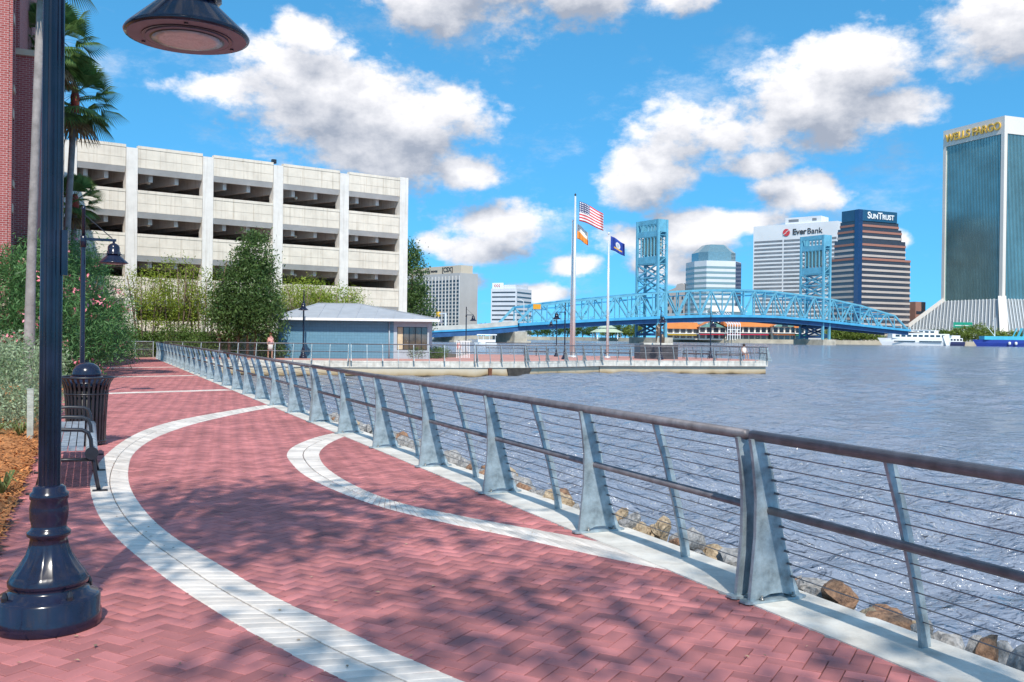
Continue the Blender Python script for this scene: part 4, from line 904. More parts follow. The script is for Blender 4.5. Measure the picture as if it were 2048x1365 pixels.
# gantry and street lights on the approach
s_ = bs(890); c0 = Q0+QD*s_
g = thing('sign_gantry', 'white sign gantry with a yellow light over the bridge approach', 'gantry', (c0.x,c0.y,zl(s_)-.55), math.atan2(QD.y,QD.x))
for y in (-.3, 13): MB().box(-.25,.25,y-.25,y+.25,0,7).build('upright', WHITE, g)
MB().box(-.2,.2,-.3,13,6.5,7).build('crossbeam', WHITE, g); MB().box(-.6,.6,5.4,7.0,5.6,7.6).build('signal_box', mat('sign_yellow', (.8,.45,.05), .6), g)
for k, px in enumerate((863, 1047)):
    s_ = bs(px); c0 = Q0+QD*s_; m = MB(); m.tube([(0,0,0),(0,0,9),(-.3,0,10.2),(-1.4,0,10.9),(-2.6,0,11)], [.16,.12,.1,.09,.08], 6)
    l = m.build('road_light', WHITE, None, True); l.location = (c0.x, c0.y, zl(s_)-.55); tag(l, ['white curved road light on the approach near the pavilion roof','white curved road light at the left end of the truss'][k], 'road light', 'road lights on the bridge approach')

# ================================================================ DOWNTOWN BUILDINGS
def two_face(xc, xl, xr, D, al):
    kl, kr, kc = (xl-CX)/FPX, (xr-CX)/FPX, (xc-CX)/FPX; c = kc*D; a = R(al)
    return Vector((c, D, 0)), (c-kl*D)/(math.cos(a)+kl*math.sin(a)), (kr*D-c)/(math.sin(a)-kr*math.cos(a)), math.pi/2-a
def text_mesh(body, size, bold=0., shear=0., ext=.15, caps=False):
    cu = bpy.data.curves.new('lettering', 'FONT'); cu.body = body; cu.size = size; cu.extrude = ext; cu.offset = bold; cu.shear = shear; cu.align_x = 'CENTER'; cu.align_y = 'CENTER'
    if caps:
        cu.small_caps_scale = .74
        for q in cu.body_format: q.use_small_caps = True
    o = bpy.data.objects.new('lettering_curve', cu); COL.objects.link(o); bpy.context.view_layer.update()
    m = bpy.data.meshes.new_from_object(o.evaluated_get(bpy.context.evaluated_depsgraph_get())); bpy.data.objects.remove(o); return m
def sign(t, m, mt, loc, face, sx=1.):                     # face 'r' (local -y) or 'l' (local -x)
    m.materials.clear(); o = obj('lettering', m, mt, t, loc, (math.pi/2, 0, 0) if face == 'r' else (math.pi/2, 0, -math.pi/2)); o.scale = (sx,1,1); return o
GBAND = glass('ribbon_glass', (.03,.035,.045), .15)
def ribbons(t, w1, w2, zs, h, m, faces='lr', in0=0., d=.25):
    for z in zs:
        if 'r' in faces: MB().box(in0, w2-in0, -d, .05, z, z+h).build('window_band', m, t)
        if 'l' in faces: MB().box(-d, .05, in0, w1-in0, z, z+h).build('window_band', m, t)
# -- grid office block
c, w1, w2, rz = two_face(918,806,954,900,47); H = gz(918,546,900); BE = mat('office_beige', (.42,.40,.385), .9, 0, .06, .05)
t = thing('office_block', 'beige office block with a grid of dark windows and bracketed rooftop sign', 'building', (c.x,c.y,.9), rz)
MB().box(0,w2,0,w1,0,H-.9).build('wall', BE, t)
bay = w1/17
rows = 15
for q in range(17):
    for r_ in range(rows):
        z = 3+(H-9)*r_/rows; MB().box(-.12,.1,bay*(q+.14),bay*(q+.86),z,z+(H-9)/rows*.62).build('window', GBAND, t)
for q in range(18): MB().box(-.75,-.02,bay*q-.3 if q else 0,bay*q+.3,1,H-3.5).build('fin', mat('fin_white', (.62,.6,.58), .8), t)
ph = MB().box(w2*.1,w2*.75,w1*.0+1,w1*.98,H-.9,H+6.6).build('penthouse', mat('penthouse_tan', (.56,.47,.36), .9), t)
INK = mat('sign_dark', (.02,.02,.025), .6)
s1 = sign(t, text_mesh('[CSX]', 6.6, .06), INK, (w2*.1-.2, w1*.24, H+2.9), 'l'); s2 = sign(t, text_mesh('how tomorrow moves', 4.0, .03), INK, (w2*.1-.2, w1*.62, H+2.4), 'l')
# -- small striped block
c, w1, w2, rz = two_face(1032,981,1062,850,25); H = gz(1032,577,850)
t = thing('striped_office', 'small white office block with thin dark window stripes', 'building', (c.x,c.y,.9), rz); WH2 = mat('office_white', (.62,.63,.66), .85, 0, .05, .05)
MB().box(0,w2,0,w1,0,H-.9).build('wall', WH2, t)
n_ = 10; ribbons(t, w1, w2, [3.+(H-8)*k/(n_-1) for k in range(n_)], 1.15, GBAND, in0=1.2)
MB().box(2,w2*.9,2,w1-8,H-.9,H+2.4).build('penthouse', WH2, t); sg = MB().box(.2,1.2,w1-12,w1-1,H-.9,H+4.2).build('sign_panel', WHITE, t)
RED = mat('logo_red', (.6,.05,.06), .6)
for q in range(3): m = MB(); m.tube([(0,w1-8.6+q*2.1,H+.6),(0,w1-7.6+q*2.1,H+1.8),(0,w1-8.4+q*2.1,H+2.8)], .3, 5); m.build('logo_stroke', RED, sg)
# -- grey block with rounded gable behind the truss
c, w1, w2, rz = two_face(1368,1331,1392,830,40); H = gz(1368,576,830)
t = thing('grey_block', 'grey masonry block with stepped rounded top left of the green glass tower', 'building', (c.x,c.y,.9), rz); GM = mat('grey_masonry', (.42,.38,.36), .9, 0, .08, .05)
MB().box(0,w2,0,w1,0,H-4).build('wall', GM, t)
m = MB(); m.sweep([(0,0,H-4.0),(0,0,H+1.5),(0,w1*.15,H+3.2),(0,w1*.4,H+2.4),(0,w1*.5,H-.5),(0,w1,H-4.0)], (w2,0,0)); m.build('gable', GM, t)
for q in range(4):
    for r_ in range(6): MB().box(-.2,.1,w1*(q+.3)/4,w1*(q+.62)/4,H-11-6*r_,H-8.4-6*r_).build('window', GBAND, t)
# -- green glass tower with sloped crown
D = 800; xl, xr = gx(1387,D), gx(1486,D); H = gz(1430,522,D); HT = gz(1430,489,D); cx0 = (xl+xr)/2; hw = (xr-xl)/2
t = thing('green_glass_tower', 'octagonal white and green glass tower with a sloped glass crown', 'building', (cx0,D+hw,.9), R(10))
def octo(r, c_=.32): return [(-r,-r*c_*1.2),(-r*.72,-r),(r*.52,-r),(r,-r*.42),(r,r*.6),(r*.6,r),(-r*.6,r),(-r,r*.6)]
GG = glass('teal_glass', (.16,.27,.31), .1, metal=.2); GBL = glass('blue_glass', (.02,.06,.16), .08, metal=.2)
MB().prism(octo(hw), 0, H-.9).build('wall', mat('tower_white', (.62,.64,.66), .7, 0, .04, .05), t)
for k in range(13): z = H-7.5-k*4.4; MB().prism(octo(hw*1.005), z, z+2.0).build('window_band', mat('band_teal', (.20,.30,.33), .25), t)
MB().prism([(hw*.53,-hw*1.012),(hw*1.012,-hw*.43),(hw*.95,-hw*.4),(hw*.5,-hw*.95)], 0, H-1.5).build('corner_glazing', GBL, t)
r0, r1 = octo(hw*.80), octo(hw*.44); n = 8; z0, z1, z2 = H-.9, H+7, HT
MB().add([(x,y,z0) for x, y in r0]+[(x,y,z1) for x, y in r0]+[(x,y,z2) for x, y in r1], [(i,(i+1)%n,n+(i+1)%n,n+i) for i in range(n)]+[(n+i,n+(i+1)%n,2*n+(i+1)%n,2*n+i) for i in range(n)]+[tuple(range(2*n,3*n))]).build('glass_crown', GG, t)
# -- broad white ribbon window tower
c, w1, w2, rz = two_face(1672,1504,1690,860,40); H = gz(1672,442,860)
t = thing('white_ribbon_tower', 'broad white tower with grey window ribbons and a red round logo', 'building', (c.x,c.y,.9), rz)
EW = mat('ribbon_white', (.70,.70,.71), .8, 0, .04, .05); EG = mat('ribbon_grey', (.21,.215,.23), .3, 0, .15, .08)
MB().box(0,25,0,w1,0,H-.9).build('wall', EW, t)
nr = 25
for k in range(nr):
    z = 4+(H-21)*k/(nr-1)
    for (y0, y1) in ((.8,w1*.62),(w1*.64,w1*.985)): MB().box(-.3 if y0 < 2 else -.25,.1,y0,y1,z,z+1.75).build('window_band', EG, t)
MB().box(2,20,w1*.2,w1*.62,H-.9,H+5.2).build('penthouse', EW, t); MB().box(1.9,2,w1*.25,w1*.3,H+1,H+3.5).build('louvre', EG, t); MB().box(1.9,2,w1*.46,w1*.58,H+1,H+3.5).build('louvre', EG, t)
yl = w1*.62
sign(t, text_mesh('Ever', 7.4, .16), mat('letter_grey', (.05,.05,.055), .6), (-.4, yl-15, H-8.6), 'l'); sign(t, text_mesh('Bank', 7.4, .0), mat('letter_grey', (.05,.05,.055), .6), (-.4, yl-29.6, H-8.6), 'l')
m = MB(); m.lathe([(3.4,-.2),(3.4,.2)], 24); lg = m.build('logo_disc', RED, t); lg.rotation_euler = (0, math.pi/2, 0); lg.location = (-.4, yl-2.2, H-8.6)
m = MB(); m.tube([(-.7,yl+.6,H-10.6),(-.7,yl-1.8,H-9.2),(-.7,yl-2.6,H-8),(-.7,yl-5,H-6.6)], .38, 5); m.build('logo_stroke', WHITE, t)
# -- stepped bronze glass tower
c, w1, w2, rz = two_face(1714,1660,1818,722,65); H = gz(1714,441,722); HT = gz(1714,419,722)
t = thing('stepped_tower', 'stepped dark glass tower with beige stripes and a blue sign box on top', 'building', (c.x,c.y,.9), rz); ST = mat('stripe_beige', (.50,.42,.38), .8, 0, .06, .05); GB2 = glass('bronze_glass', (.05,.055,.075), .08)
steps = [(0,gz(1714,515,722),0,0),(gz(1714,515,722),gz(1714,478,722),.10,.12),(gz(1714,478,722),gz(1714,455,722),.18,.24),(gz(1714,455,722),H,.24,.33)]
for k, (za, zb, f2, f1) in enumerate(steps):
    x1, y1 = w2*(1-f2), w1*(1-f1)
    MB().box(0,x1,0,y1,max(0,za-.9),zb-.9-.01*k).build('glass_body', GB2, t)
    z = za+1
    while z < zb-1.2:
        MB().box(-.35,x1+.2,-.35,y1+.2,z-.9,z+.75).build('stripe', ST if z < zb-5 else mat('stripe_rust', (.36,.16,.12), .8), t); z += 4.15
MB().box(-.6,w2*.72,-.6,w1*.6,H-.9,HT-.9).build('sign_box', mat('sign_blue', (.02,.09,.17), .3, 0, .1, .1), t)
MB().box(-.8,3.2,-.8,3.2,0,HT-.9).build('corner_shaft', GBL, t)
sign(t, text_mesh('SunTrust', 7.0, .14, caps=True), WHITE, (w2*.40, -.9, (H+HT)/2-.9), 'r')
# -- low brick block
c, w1, w2, rz = two_face(1830,1818,1850,760,60); H = gz(1830,606,760)
t = thing('brown_block', 'low brown brick block between the stepped tower and the flared tower', 'building', (c.x,c.y,.9), rz); MB().box(0,w2,0,w1,0,H).build('wall', mat('brown_brick', (.33,.17,.13), .9, 0, .1, .1), t)
for r_ in range(4): MB().box(.8,w2-.8,-.15,.1,6+5.5*r_,8.4+5.5*r_).build('window_band', GBAND, t)
# -- flared glass tower
D = 684; corner = Vector((gx(2003,D),D,0)); a = R(69.5); H = gz(2003,233,D)-.9; w1 = 57; w2 = 46
t = thing('flared_glass_tower', 'tall teal glass tower with white frame and flared base, gold lettering on top', 'building', (corner.x,corner.y,.9), math.pi/2-a)
FR = mat('tower_frame', (.70,.63,.56), .8, 0, .05, .03); TG = mat('tower_glass', (.30,.50,.49), .24, .8, .18, .04, .35, .35, spec=1.)
zf = gz(2003,598,D)-.9
MB().box(.9,w2-.9,.9,w1-.9,zf,H-1).build('glass_core', TG, t)
for f, L_ in (('l',w1),('r',w2)):
    n = int(L_/1.55)
    for k in range(n):
        u_ = 3.6+(L_-7.2)*(k+.5)/n
        if f == 'l': MB().box(.66,.88,u_-.10,u_+.10,zf,H-11.5).build('mullion', mat('mullion_dark', (.07,.10,.10), .4), t)
        else: MB().box(u_-.10,u_+.10,.66,.88,zf,H-11.5).build('mullion', mat('mullion_dark', (.07,.10,.10), .4), t)
MB().box(0,.9,2.9,w1-2.9,H-12,H).build('frame_top', FR, t); MB().box(2.9,w2-2.9,0,.9,H-12,H).build('frame_top', FR, t)
MB().box(0,w2,0,w1,H-.01,H+.6).build('roof_cap', FR, t)
for (x, y) in ((0,0),(w2-2.9,0),(0,w1-2.9)): MB().box(x,x+2.88,y,y+2.88,zf-.02,H-.02).build('corner_pier', FR, t)
FLR = 27.0                                                    # flared skirt
sk = mat('skirt_panel', (.55,.56,.56), .7, 0, .06, .1); skd = glass('skirt_glass', (.24,.26,.27), .3)
MB().add([(.6,.6,zf),(w2-.6,.6,zf),(w2-.6,w1-.6,zf),(.6,w1-.6,zf),(-FLR,-FLR,0),(w2+FLR,-FLR,0),(w2+FLR,w1+FLR,0),(-FLR,w1+FLR,0)], [(4,5,1,0),(5,6,2,1),(6,7,3,2),(7,4,0,3)]).build('skirt', skd, t)
for f, L_ in (('l',w1),('r',w2)):
    n = 34
    for k in range(n+1):
        v_ = -FLR+(L_+2*FLR)*k/n; vt = v_+14
        f0 = max(0., min(1., 1.)); z1 = zf*.99; 
        lo, hi = (v_, 0.), (min(max(v_+FLR*.9, .6), L_-.6), zf)
        # slanting rib from the foot up the skirt
        q0 = (-FLR-.3, lo[0], .2); fr_ = 1.0
        q1v = lo[0]+FLR*.9; tt = 1.0
        if q1v > L_-.6: tt = max(.05, (L_+FLR-lo[0])/(FLR*1.9)); q1v = lo[0]+FLR*.9*tt
        if lo[0]+FLR*.9*tt < -FLR*(1-tt)+.6*tt: continue
        q1 = (-FLR*(1-tt)+.3*tt-.3, q1v, zf*tt)
        if f == 'l': MB().bar(q0, q1, .5, .9).build('skirt_rib', sk, t)
        else: MB().bar((q0[1],q0[0],q0[2]), (q1[1],q1[0],q1[2]), .5, .9).build('skirt_rib', sk, t)
for (x, y, dx, dy) in ((0,0,-1,-1),(w2,0,1,-1),(0,w1,-1,1)):
    MB().bar((x+dx*FLR*1.02,y+dy*FLR*1.02,-.4),(x-dx*1.4,y-dy*1.4,zf+1),5.2,3.0).build('flared_leg', FR, t)
GOLD = mat('gold_letter', (.85,.48,.08), .5, .1)
sign(t, text_mesh('WELLS FARGO', 8.0, .14, ext=.5), GOLD, (-.6, w1*.5, H-6.2), 'l', .98)
# -- green motorway sign
sg = thing('road_sign', 'green overhead road sign in front of the flared tower base', 'road sign', (gx(1925,640),640,.9)); x0 = gx(1906,640)-gx(1925,640)
MB().box(x0,-x0,-.2,.2,gz(1925,657,640)-.9,gz(1925,645,640)-.9).build('panel', mat('sign_green', (.0,.28,.18), .6), sg)
for x in (x0*.7,-x0*.7): MB().box(x-.3,x+.3,.21,.7,0,gz(1925,650,640)).build('support', LG, sg)
MB().box(x0+1,-x0-1,-.28,-.21,gz(1925,652.2,640)-.9,gz(1925,650.8,640)-.9).build('legend_line', WHITE, sg)

# ================================================================ RIVERFRONT MARKET HALLS
ORG = mat('orange_roof', (.62,.20,.045), .75, 0, .1, .2); HW = mat('hall_white', (.66,.60,.52), .8, 0, .06, .1); HG = mat('hall_teal', (.12,.28,.25), .7, 0, .1, .1)
def hall(px0, px1, py_eave, py_ridge, Y, label, gable=False, awn=(.45,.03,.06), roofm=ORG):
    x0, x1 = gx(px0,Y), gx(px1,Y); pm = (px0+px1)/2; ze, zr = gz(pm,py_eave,Y)-.9, gz(pm,py_ridge,Y)-.9; w = x1-x0
    t = thing('market_hall', label, 'building', (x0,Y,.9), 0, 'orange roofed market halls on the far bank')
    MB().box(0,w,0,18,0,ze).build('wall', HW, t)
    if gable:
        MB().add([(-1,-2,ze),(w+1,-2,ze),(w/2,-2,zr),(-1,18,ze),(w+1,18,ze),(w/2,18,zr)], [(0,3,5,2),(1,2,5,4),(0,1,4,3)]).build('roof', roofm, t)
        MB().add([(.5,-1.2,ze),(w-.5,-1.2,ze),(w/2,-1.2,zr-1)], [(0,1,2)]).build('gable_wall', HG, t); MB().sweep([(w*.38,-1.5,ze),(w*.62,-1.5,ze),(w*.62,-1.5,ze+(zr-ze)*.55),(w*.38,-1.5,ze+(zr-ze)*.55)], (0,.2,0)).build('gable_window', DARKG, t)
    else: MB().add([(-1,-2,ze),(w+1,-2,ze),(w+1,18,ze),(-1,18,ze),(0,8,zr),(w,8,zr)], [(0,1,5,4),(1,2,5),(2,3,4,5),(3,0,4)]).build('roof', roofm, t)
    n = max(3, int(w/4))
    for lv in range(2):
        for k in range(n): MB().box(w*(k+.15)/n,w*(k+.85)/n,-.3,.05,1+lv*ze*.5,1+lv*ze*.5+ze*.32).build('window', DARKG, t)
    m = MB(); m.sweep([(0,-3.2,ze*.40),(0,-.1,ze*.52),(0,-.1,ze*.46)], (w*.9,0,0)); m.build('awning', mat('awning_%d' % int(awn[0]*100+awn[1]*1000), awn, .8), t)
    MB().box(0,w,-2.6,-.1,ze*.53,ze*.56).build('balcony', WHITE, t)
    return t
hall(1334,1398,658,645,655,'orange roofed hall with yellow awning beside the left bridge tower', awn=(.75,.5,.05))
hall(1398,1452,655,641,652,'gabled hall with a red awning left of the white glass porch', True, awn=(.5,.02,.05))
hall(1450,1545,654,640,654,'long orange roofed hall in the middle of the waterfront', awn=(.5,.03,.08))
hall(1545,1592,654,640,648,'gabled green-fronted hall right of the middle', True, awn=(.35,.12,.05))
hall(1590,1618,656,644,646,'orange roofed hall with green awnings beside the right bridge tower', awn=(.02,.22,.10))
hall(1425,1490,624,612,720,'low white building behind the market roofs', roofm=HW, awn=(.4,.4,.4))
t = thing('glass_porch', 'white framed glass porch stepping down to the quay', 'porch', (gx(1455,646),646,.9)); wp = gx(1480,646)-gx(1455,646)
for k in range(6): MB().bar((wp*k/5,0,0),(wp*k/5,0,11),.45).build('column', WHITE, t); MB().bar((wp*k/5,0,11),(wp*k/5-6,9,19),.5).build('rafter', WHITE, t)
for z in (3.6,7.2,11): MB().bar((0,0,z),(wp,0,z),.4).build('beam', WHITE, t)

# ================================================================ FAR TREES, GAZEBO
FARL = leafmat('far_leaf', (.035,.085,.02), (.10,.17,.04), trans=.2); FARY = leafmat('far_leaf_light', (.10,.16,.02), (.22,.27,.05), trans=.2)
def far_tree(px, Y, w, h, k, label, m):
    bl = [(0,0,h*.55,w,w*.7,h*.42),(w*.5,0,h*.42,w*.7,w*.6,h*.32),(-w*.5,0,h*.45,w*.7,w*.6,h*.34)]
    tree((gx(px,Y),Y,.9), label, bl, 2600, .62, m, [[(0,0,-.5,.5),(0,0,h*.45,.3)]], group='trees on the far bank', name='far_tree', clump=1.0)
spots = [(1075,800,9,13,0),(1106,790,10,14,0),(1135,780,10,15,0),(1165,770,11,15,0),(1190,765,10,17,0),(1225,742,9,12,1),(1250,736,10,15,0),(1268,730,8,13,1),(900,850,8,10,0),(965,845,9,12,0),(1000,845,8,11,0),(1670,633,9,10,1),(1690,633,9,11,1),(1712,634,9,10,1),(1735,636,9,9,1),(1845,636,7,8,1),(1872,637,8,9,0),(1905,636,8,9,1),(1930,632,10,12,1),(1958,632,11,13,1),(1985,633,9,10,1),(2020,634,9,9,1),(2045,634,9,9,0)]
for i, (px, Y, w, h, k) in enumerate(spots):
    where = 'left of the bridge, below the truss' if 1060 < px < 1280 else ('far behind the approach girder' if px < 1060 else ('under the right end of the bridge' if px < 1760 else 'behind the boats'))
    rank = ['first','second','third','fourth','fifth','sixth','seventh','eighth']
    grp = [q for q in spots if (1060 < q[0] < 1280, q[0] < 1060, 1280 < q[0] < 1760) == (1060 < px < 1280, px < 1060, 1280 < px < 1760)]
    far_tree(px, Y, w, h, k, '%s far tree %s, %s from the left' % (['dark green','yellow-green'][k], where, rank[grp.index((px,Y,w,h,k))]), [FARL, FARY][k])
t = thing('gazebo', 'pale green roofed gazebo on the far bank under the truss', 'gazebo', (gx(1213,712),712,.9)); GZ = mat('gazebo_roof', (.42,.50,.36), .8)
MB().lathe([(12.6,4.6),(7.0,7.2),(6.0,7.4)], 8).build('roof', GZ, t); MB().lathe([(7.2,8.0),(1.0,11.2)], 8).build('upper_roof', GZ, t); MB().lathe([(5.8,7.3),(5.8,8.1)], 8).build('drum', WHITE, t)
for k in range(8): MB().box(10.6*math.cos(k*.785)-.3,10.6*math.cos(k*.785)+.3,10.6*math.sin(k*.785)-.3,10.6*math.sin(k*.785)+.3,-.5,4.6).build('post', WHITE, t)

# ================================================================ BOATS
def hull(L_, B, z0, z1, rake, stern=.0):                       # bow at +x
    out = []
    for z, sc, rk in ((z0,.72,0),(z0+(z1-z0)*.5,.94,rake*.5),(z1,1.,rake)):
        out.append([(-L_/2-stern*(z-z0),-B*.42*sc,z),(L_*.2,-B*.5*sc,z),(L_*.36,-B*.36*sc,z),(L_/2+rk,0,z),(L_*.36,B*.36*sc,z),(L_*.2,B*.5*sc,z),(-L_/2-stern*(z-z0),B*.42*sc,z)])
    m = MB(); vs = sum(out, []); n = 7; fs = [tuple(range(n-1,-1,-1)), tuple(range(2*n,3*n))]
    for k in range(2): fs += [(k*n+i, k*n+(i+1)%n, (k+1)*n+(i+1)%n, (k+1)*n+i) for i in range(n)]
    return m.add(vs, fs)
Yb = 600; x0, x1 = gx(1760,Yb), gx(1900,Yb); Ln = x1-x0
t = thing('dinner_cruiser', 'long white two deck cruise boat moored under the bridge end', 'boat', ((x0+x1)/2,Yb,WATER_Z), R(180))
hull(Ln*.94,9,0,4.6,3).build('hull', WHITE, t); MB().box(-Ln*.45,Ln*.36,-3.9,3.9,4.6,7.4).build('main_cabin', WHITE, t); MB().box(-Ln*.30,Ln*.28,-3.2,3.2,7.41,9.6).build('upper_cabin', WHITE, t); MB().box(-Ln*.2,Ln*.34,-3.6,3.6,9.61,9.9).build('sun_deck', WHITE, t)
for k in range(9): MB().box(-Ln*.40+k*Ln*.082,-Ln*.40+k*Ln*.082+2.6,3.88,3.98,5.4,6.7).build('window', DARKG, t)
for k in range(6): MB().box(-Ln*.24+k*Ln*.08,-Ln*.24+k*Ln*.08+2.4,3.18,3.28,8.0,9.1).build('window', DARKG, t)
for a, c in ((-.34,-.02),(.04,.34)): MB().box(Ln*a,Ln*c,4.3,4.42,2.2,2.9).build('porthole_strip', DARKG, t)
MB().tube([(Ln*.2,0,9.9),(Ln*.2,0,16)], .15, 6).build('mast', WHITE, t); MB().bar((-Ln*.42,4.6,.4),(-Ln*.37,4.6,6.4),.3,2).build('gangway', WHITE, t)
t = thing('small_cruiser', 'smaller white cruise boat with dark hull stripe behind the long one', 'boat', (gx(1905,606),606,WATER_Z), R(180)); hull(14,5.5,0,2.6,1.5).build('hull', mat('navy_hull', (.03,.04,.12), .5), t)
MB().box(-5.5,4,-2.2,2.2,2.6,4.9).build('cabin', WHITE, t); MB().box(-4,1.5,-1.8,1.8,4.91,6.6).build('bridge_deck', WHITE, t)
for k in range(4): MB().box(-5+2*k,-3.7+2*k,2.18,2.28,3.3,4.4).build('window', DARKG, t)
BT = mat('trawler_blue', (.03,.20,.36), .6, 0, .15, .2); BC = mat('trawler_cyan', (.06,.42,.55), .6, 0, .1, .3)
t = thing('blue_workboat', 'blue workboat with white mast and cyan deck gear at the right edge', 'boat', (gx(2015,590),590,WATER_Z), R(180)); hull(38,8,0,4.2,3).build('hull', mat('boat_deep_blue', (.02,.05,.30), .5), t)
MB().box(-14,16,-3.4,3.4,4.2,6.4).build('bulwark', BC, t); MB().box(-18,-11,-3,3,4.2,11.5).build('wheelhouse', WHITE, t); MB().box(-17,-12,2.98,3.1,8.6,10.2).build('window', DARKG, t)
MB().tube([(8,0,4.2),(8,0,18)], [.3,.18], 6).build('mast', WHITE, t); MB().bar((8,0,16),(8,-2.4,16),.25).build('yard', WHITE, t); MB().bar((8,0,6.5),(13,0,12.5),.25).build('derrick', WHITE, t)
for x in (-4,-7.5): MB().bar((x,2.5,5),(x-3,2.5,11.5),.5).build('winch_arm', BC, t); MB().bar((x,-2.5,5),(x-3,-2.5,11.5),.5).build('winch_arm', BC, t)
for x in (1,-3): MB().lathe([(.3,0),(.8,.4),(.8,1.6),(.3,2.0)], 10, (x,4.3,1.0)).build('fender', WHITE, t, True)
t = thing('water_taxi', 'small white canopied water taxi in front of the bridge pier', 'boat', (gx(973,250),250,WATER_Z), R(180)); hull(5.4,2.3,0,1.0,.6).build('hull', WHITE, t)
MB().box(-2.4,2.2,-1.05,1.05,1.0,1.75).build('side_panel', WHITE, t)
m = MB(); m.sweep([(-2.7,-1.2,2.9),(-2.7,-.6,3.15),(-2.7,.6,3.15),(-2.7,1.2,2.9)], (5.2,0,0)); m.build('canopy', WHITE, t)
for x in (-2.3,-.8,.8,2.2):
    for y in (-1.02,1.02): MB().box(x-.05,x+.05,y-.05,y+.05,1.75,2.9).build('canopy_post', WHITE, t)

# ================================================================ FLAGS, STATUE, PEOPLE
POLEM = mat('flagpole_white', (.72,.72,.70), .3, .3, .05, 2)
def flagpole(x, y, h, r, label, finial):
    t = thing('flagpole', label, 'flagpole', (x,y,0), 0, 'white flagpoles on the plaza')
    MB().lathe([(r*2.6,0),(r*2.6,.06),(r*1.5,.16)], 16).build('flash_collar', POLEM, t, True); MB().lathe([(r,.1),(r*.95,h*.4),(r*.5,h)], 14).build('shaft', POLEM, t, True)
    MB().lathe([(.01,h),(.07,h+.05),(.09,h+.12),(.05,h+.2),(.01,h+.24)], 10).build('finial', finial, t, True)
    MB().tube([(r+.03,0,.9),(r*.5+.03,0,h-.1)], .006, 4).build('halyard', POLEM, t); return t
yF = 79.5
flagpole(gx(1147,yF),yF,gz(1153,388,yF)-.2,.13,'tallest white flagpole, with the striped national flag',BLACKM); flagpole(gx(1142.5,yF+.7),yF+.7,gz(1150,440,yF+.7)-.2,.12,'white flagpole close behind the tallest, with the orange and white flag',POLEM); flagpole(gx(1215,yF-1),yF-1,gz(1218,468,yF)-.2,.11,'separate white flagpole on the right, with the navy blue flag',POLEM)
def flag_mat(name, build):
    m = bpy.data.materials.new(name); m.use_nodes = True; nt = m.node_tree; b = nt.nodes['Principled BSDF']; b.inputs['Roughness'].default_value = .8
    uv = nt.nodes.new('ShaderNodeUVMap'); uv.uv_map = 'cloth'; s = nt.nodes.new('ShaderNodeSeparateXYZ'); nt.links.new(uv.outputs[0], s.inputs[0])
    def M_(op, a, b_=None, c=None):
        n = nt.nodes.new('ShaderNodeMath'); n.operation = op
        for i, v in enumerate((a, b_, c)):
            if v is None: continue
            if isinstance(v, (int, float)): n.inputs[i].default_value = v
            else: nt.links.new(v, n.inputs[i])
        return n.outputs[0]
    def X(f, a, c):
        n = nt.nodes.new('ShaderNodeMix'); n.data_type = 'RGBA'
        nt.links.new(f, n.inputs['Factor'])
        for k, v in (('A', a), ('B', c)):
            if isinstance(v, tuple): n.inputs[k].default_value = (*v, 1)
            else: nt.links.new(v, n.inputs[k])
        return n.outputs['Result']
    nt.links.new(build(M_, X, s.outputs[0], s.outputs[1]), b.inputs['Base Color']); return m
def us(M_, X, u, v):
    st = X(M_('GREATER_THAN', M_('FRACT', M_('MULTIPLY', v, 6.5)), .5), (.62,.04,.06), (.8,.78,.76))
    st = X(M_('GREATER_THAN', M_('FRACT', M_('MULTIPLY', v, 6.5)), .5), (.8,.78,.76), (.62,.04,.06)) if False else X(M_('LESS_THAN', M_('FRACT', M_('MULTIPLY', v, 6.5)), .5), (.8,.78,.76), (.62,.04,.06))
    du = M_('SUBTRACT', M_('FRACT', M_('MULTIPLY', u, 15)), .5); dv = M_('SUBTRACT', M_('FRACT', M_('MULTIPLY', M_('SUBTRACT', v, .46), 9.3)), .5)
    star = M_('LESS_THAN', M_('ADD', M_('MULTIPLY', du, du), M_('MULTIPLY', dv, dv)), .085)
    can = X(star, (.02,.03,.13), (.8,.8,.8)); inc = M_('MULTIPLY', M_('LESS_THAN', u, .4), M_('GREATER_THAN', v, .46)); return X(inc, st, can)
def city(M_, X, u, v): return X(M_('GREATER_THAN', M_('ADD', v, M_('MULTIPLY', u, .15)), .55), (.75,.26,.04), (.82,.78,.70))
def navy(M_, X, u, v):
    du, dv = M_('SUBTRACT', u, .5), M_('SUBTRACT', v, .56); r2 = M_('ADD', M_('MULTIPLY', M_('MULTIPLY', du, du), 2.2), M_('MULTIPLY', dv, dv))
    c = X(M_('LESS_THAN', r2, .055), (.015,.05,.30), (.62,.60,.58)); c = X(M_('LESS_THAN', r2, .018), c, (.35,.42,.50))
    band = M_('MULTIPLY', M_('LESS_THAN', M_('ABSOLUTE', M_('SUBTRACT', v, .27)), .055), M_('LESS_THAN', M_('ABSOLUTE', du), .28)); return X(band, c, (.72,.42,.06))
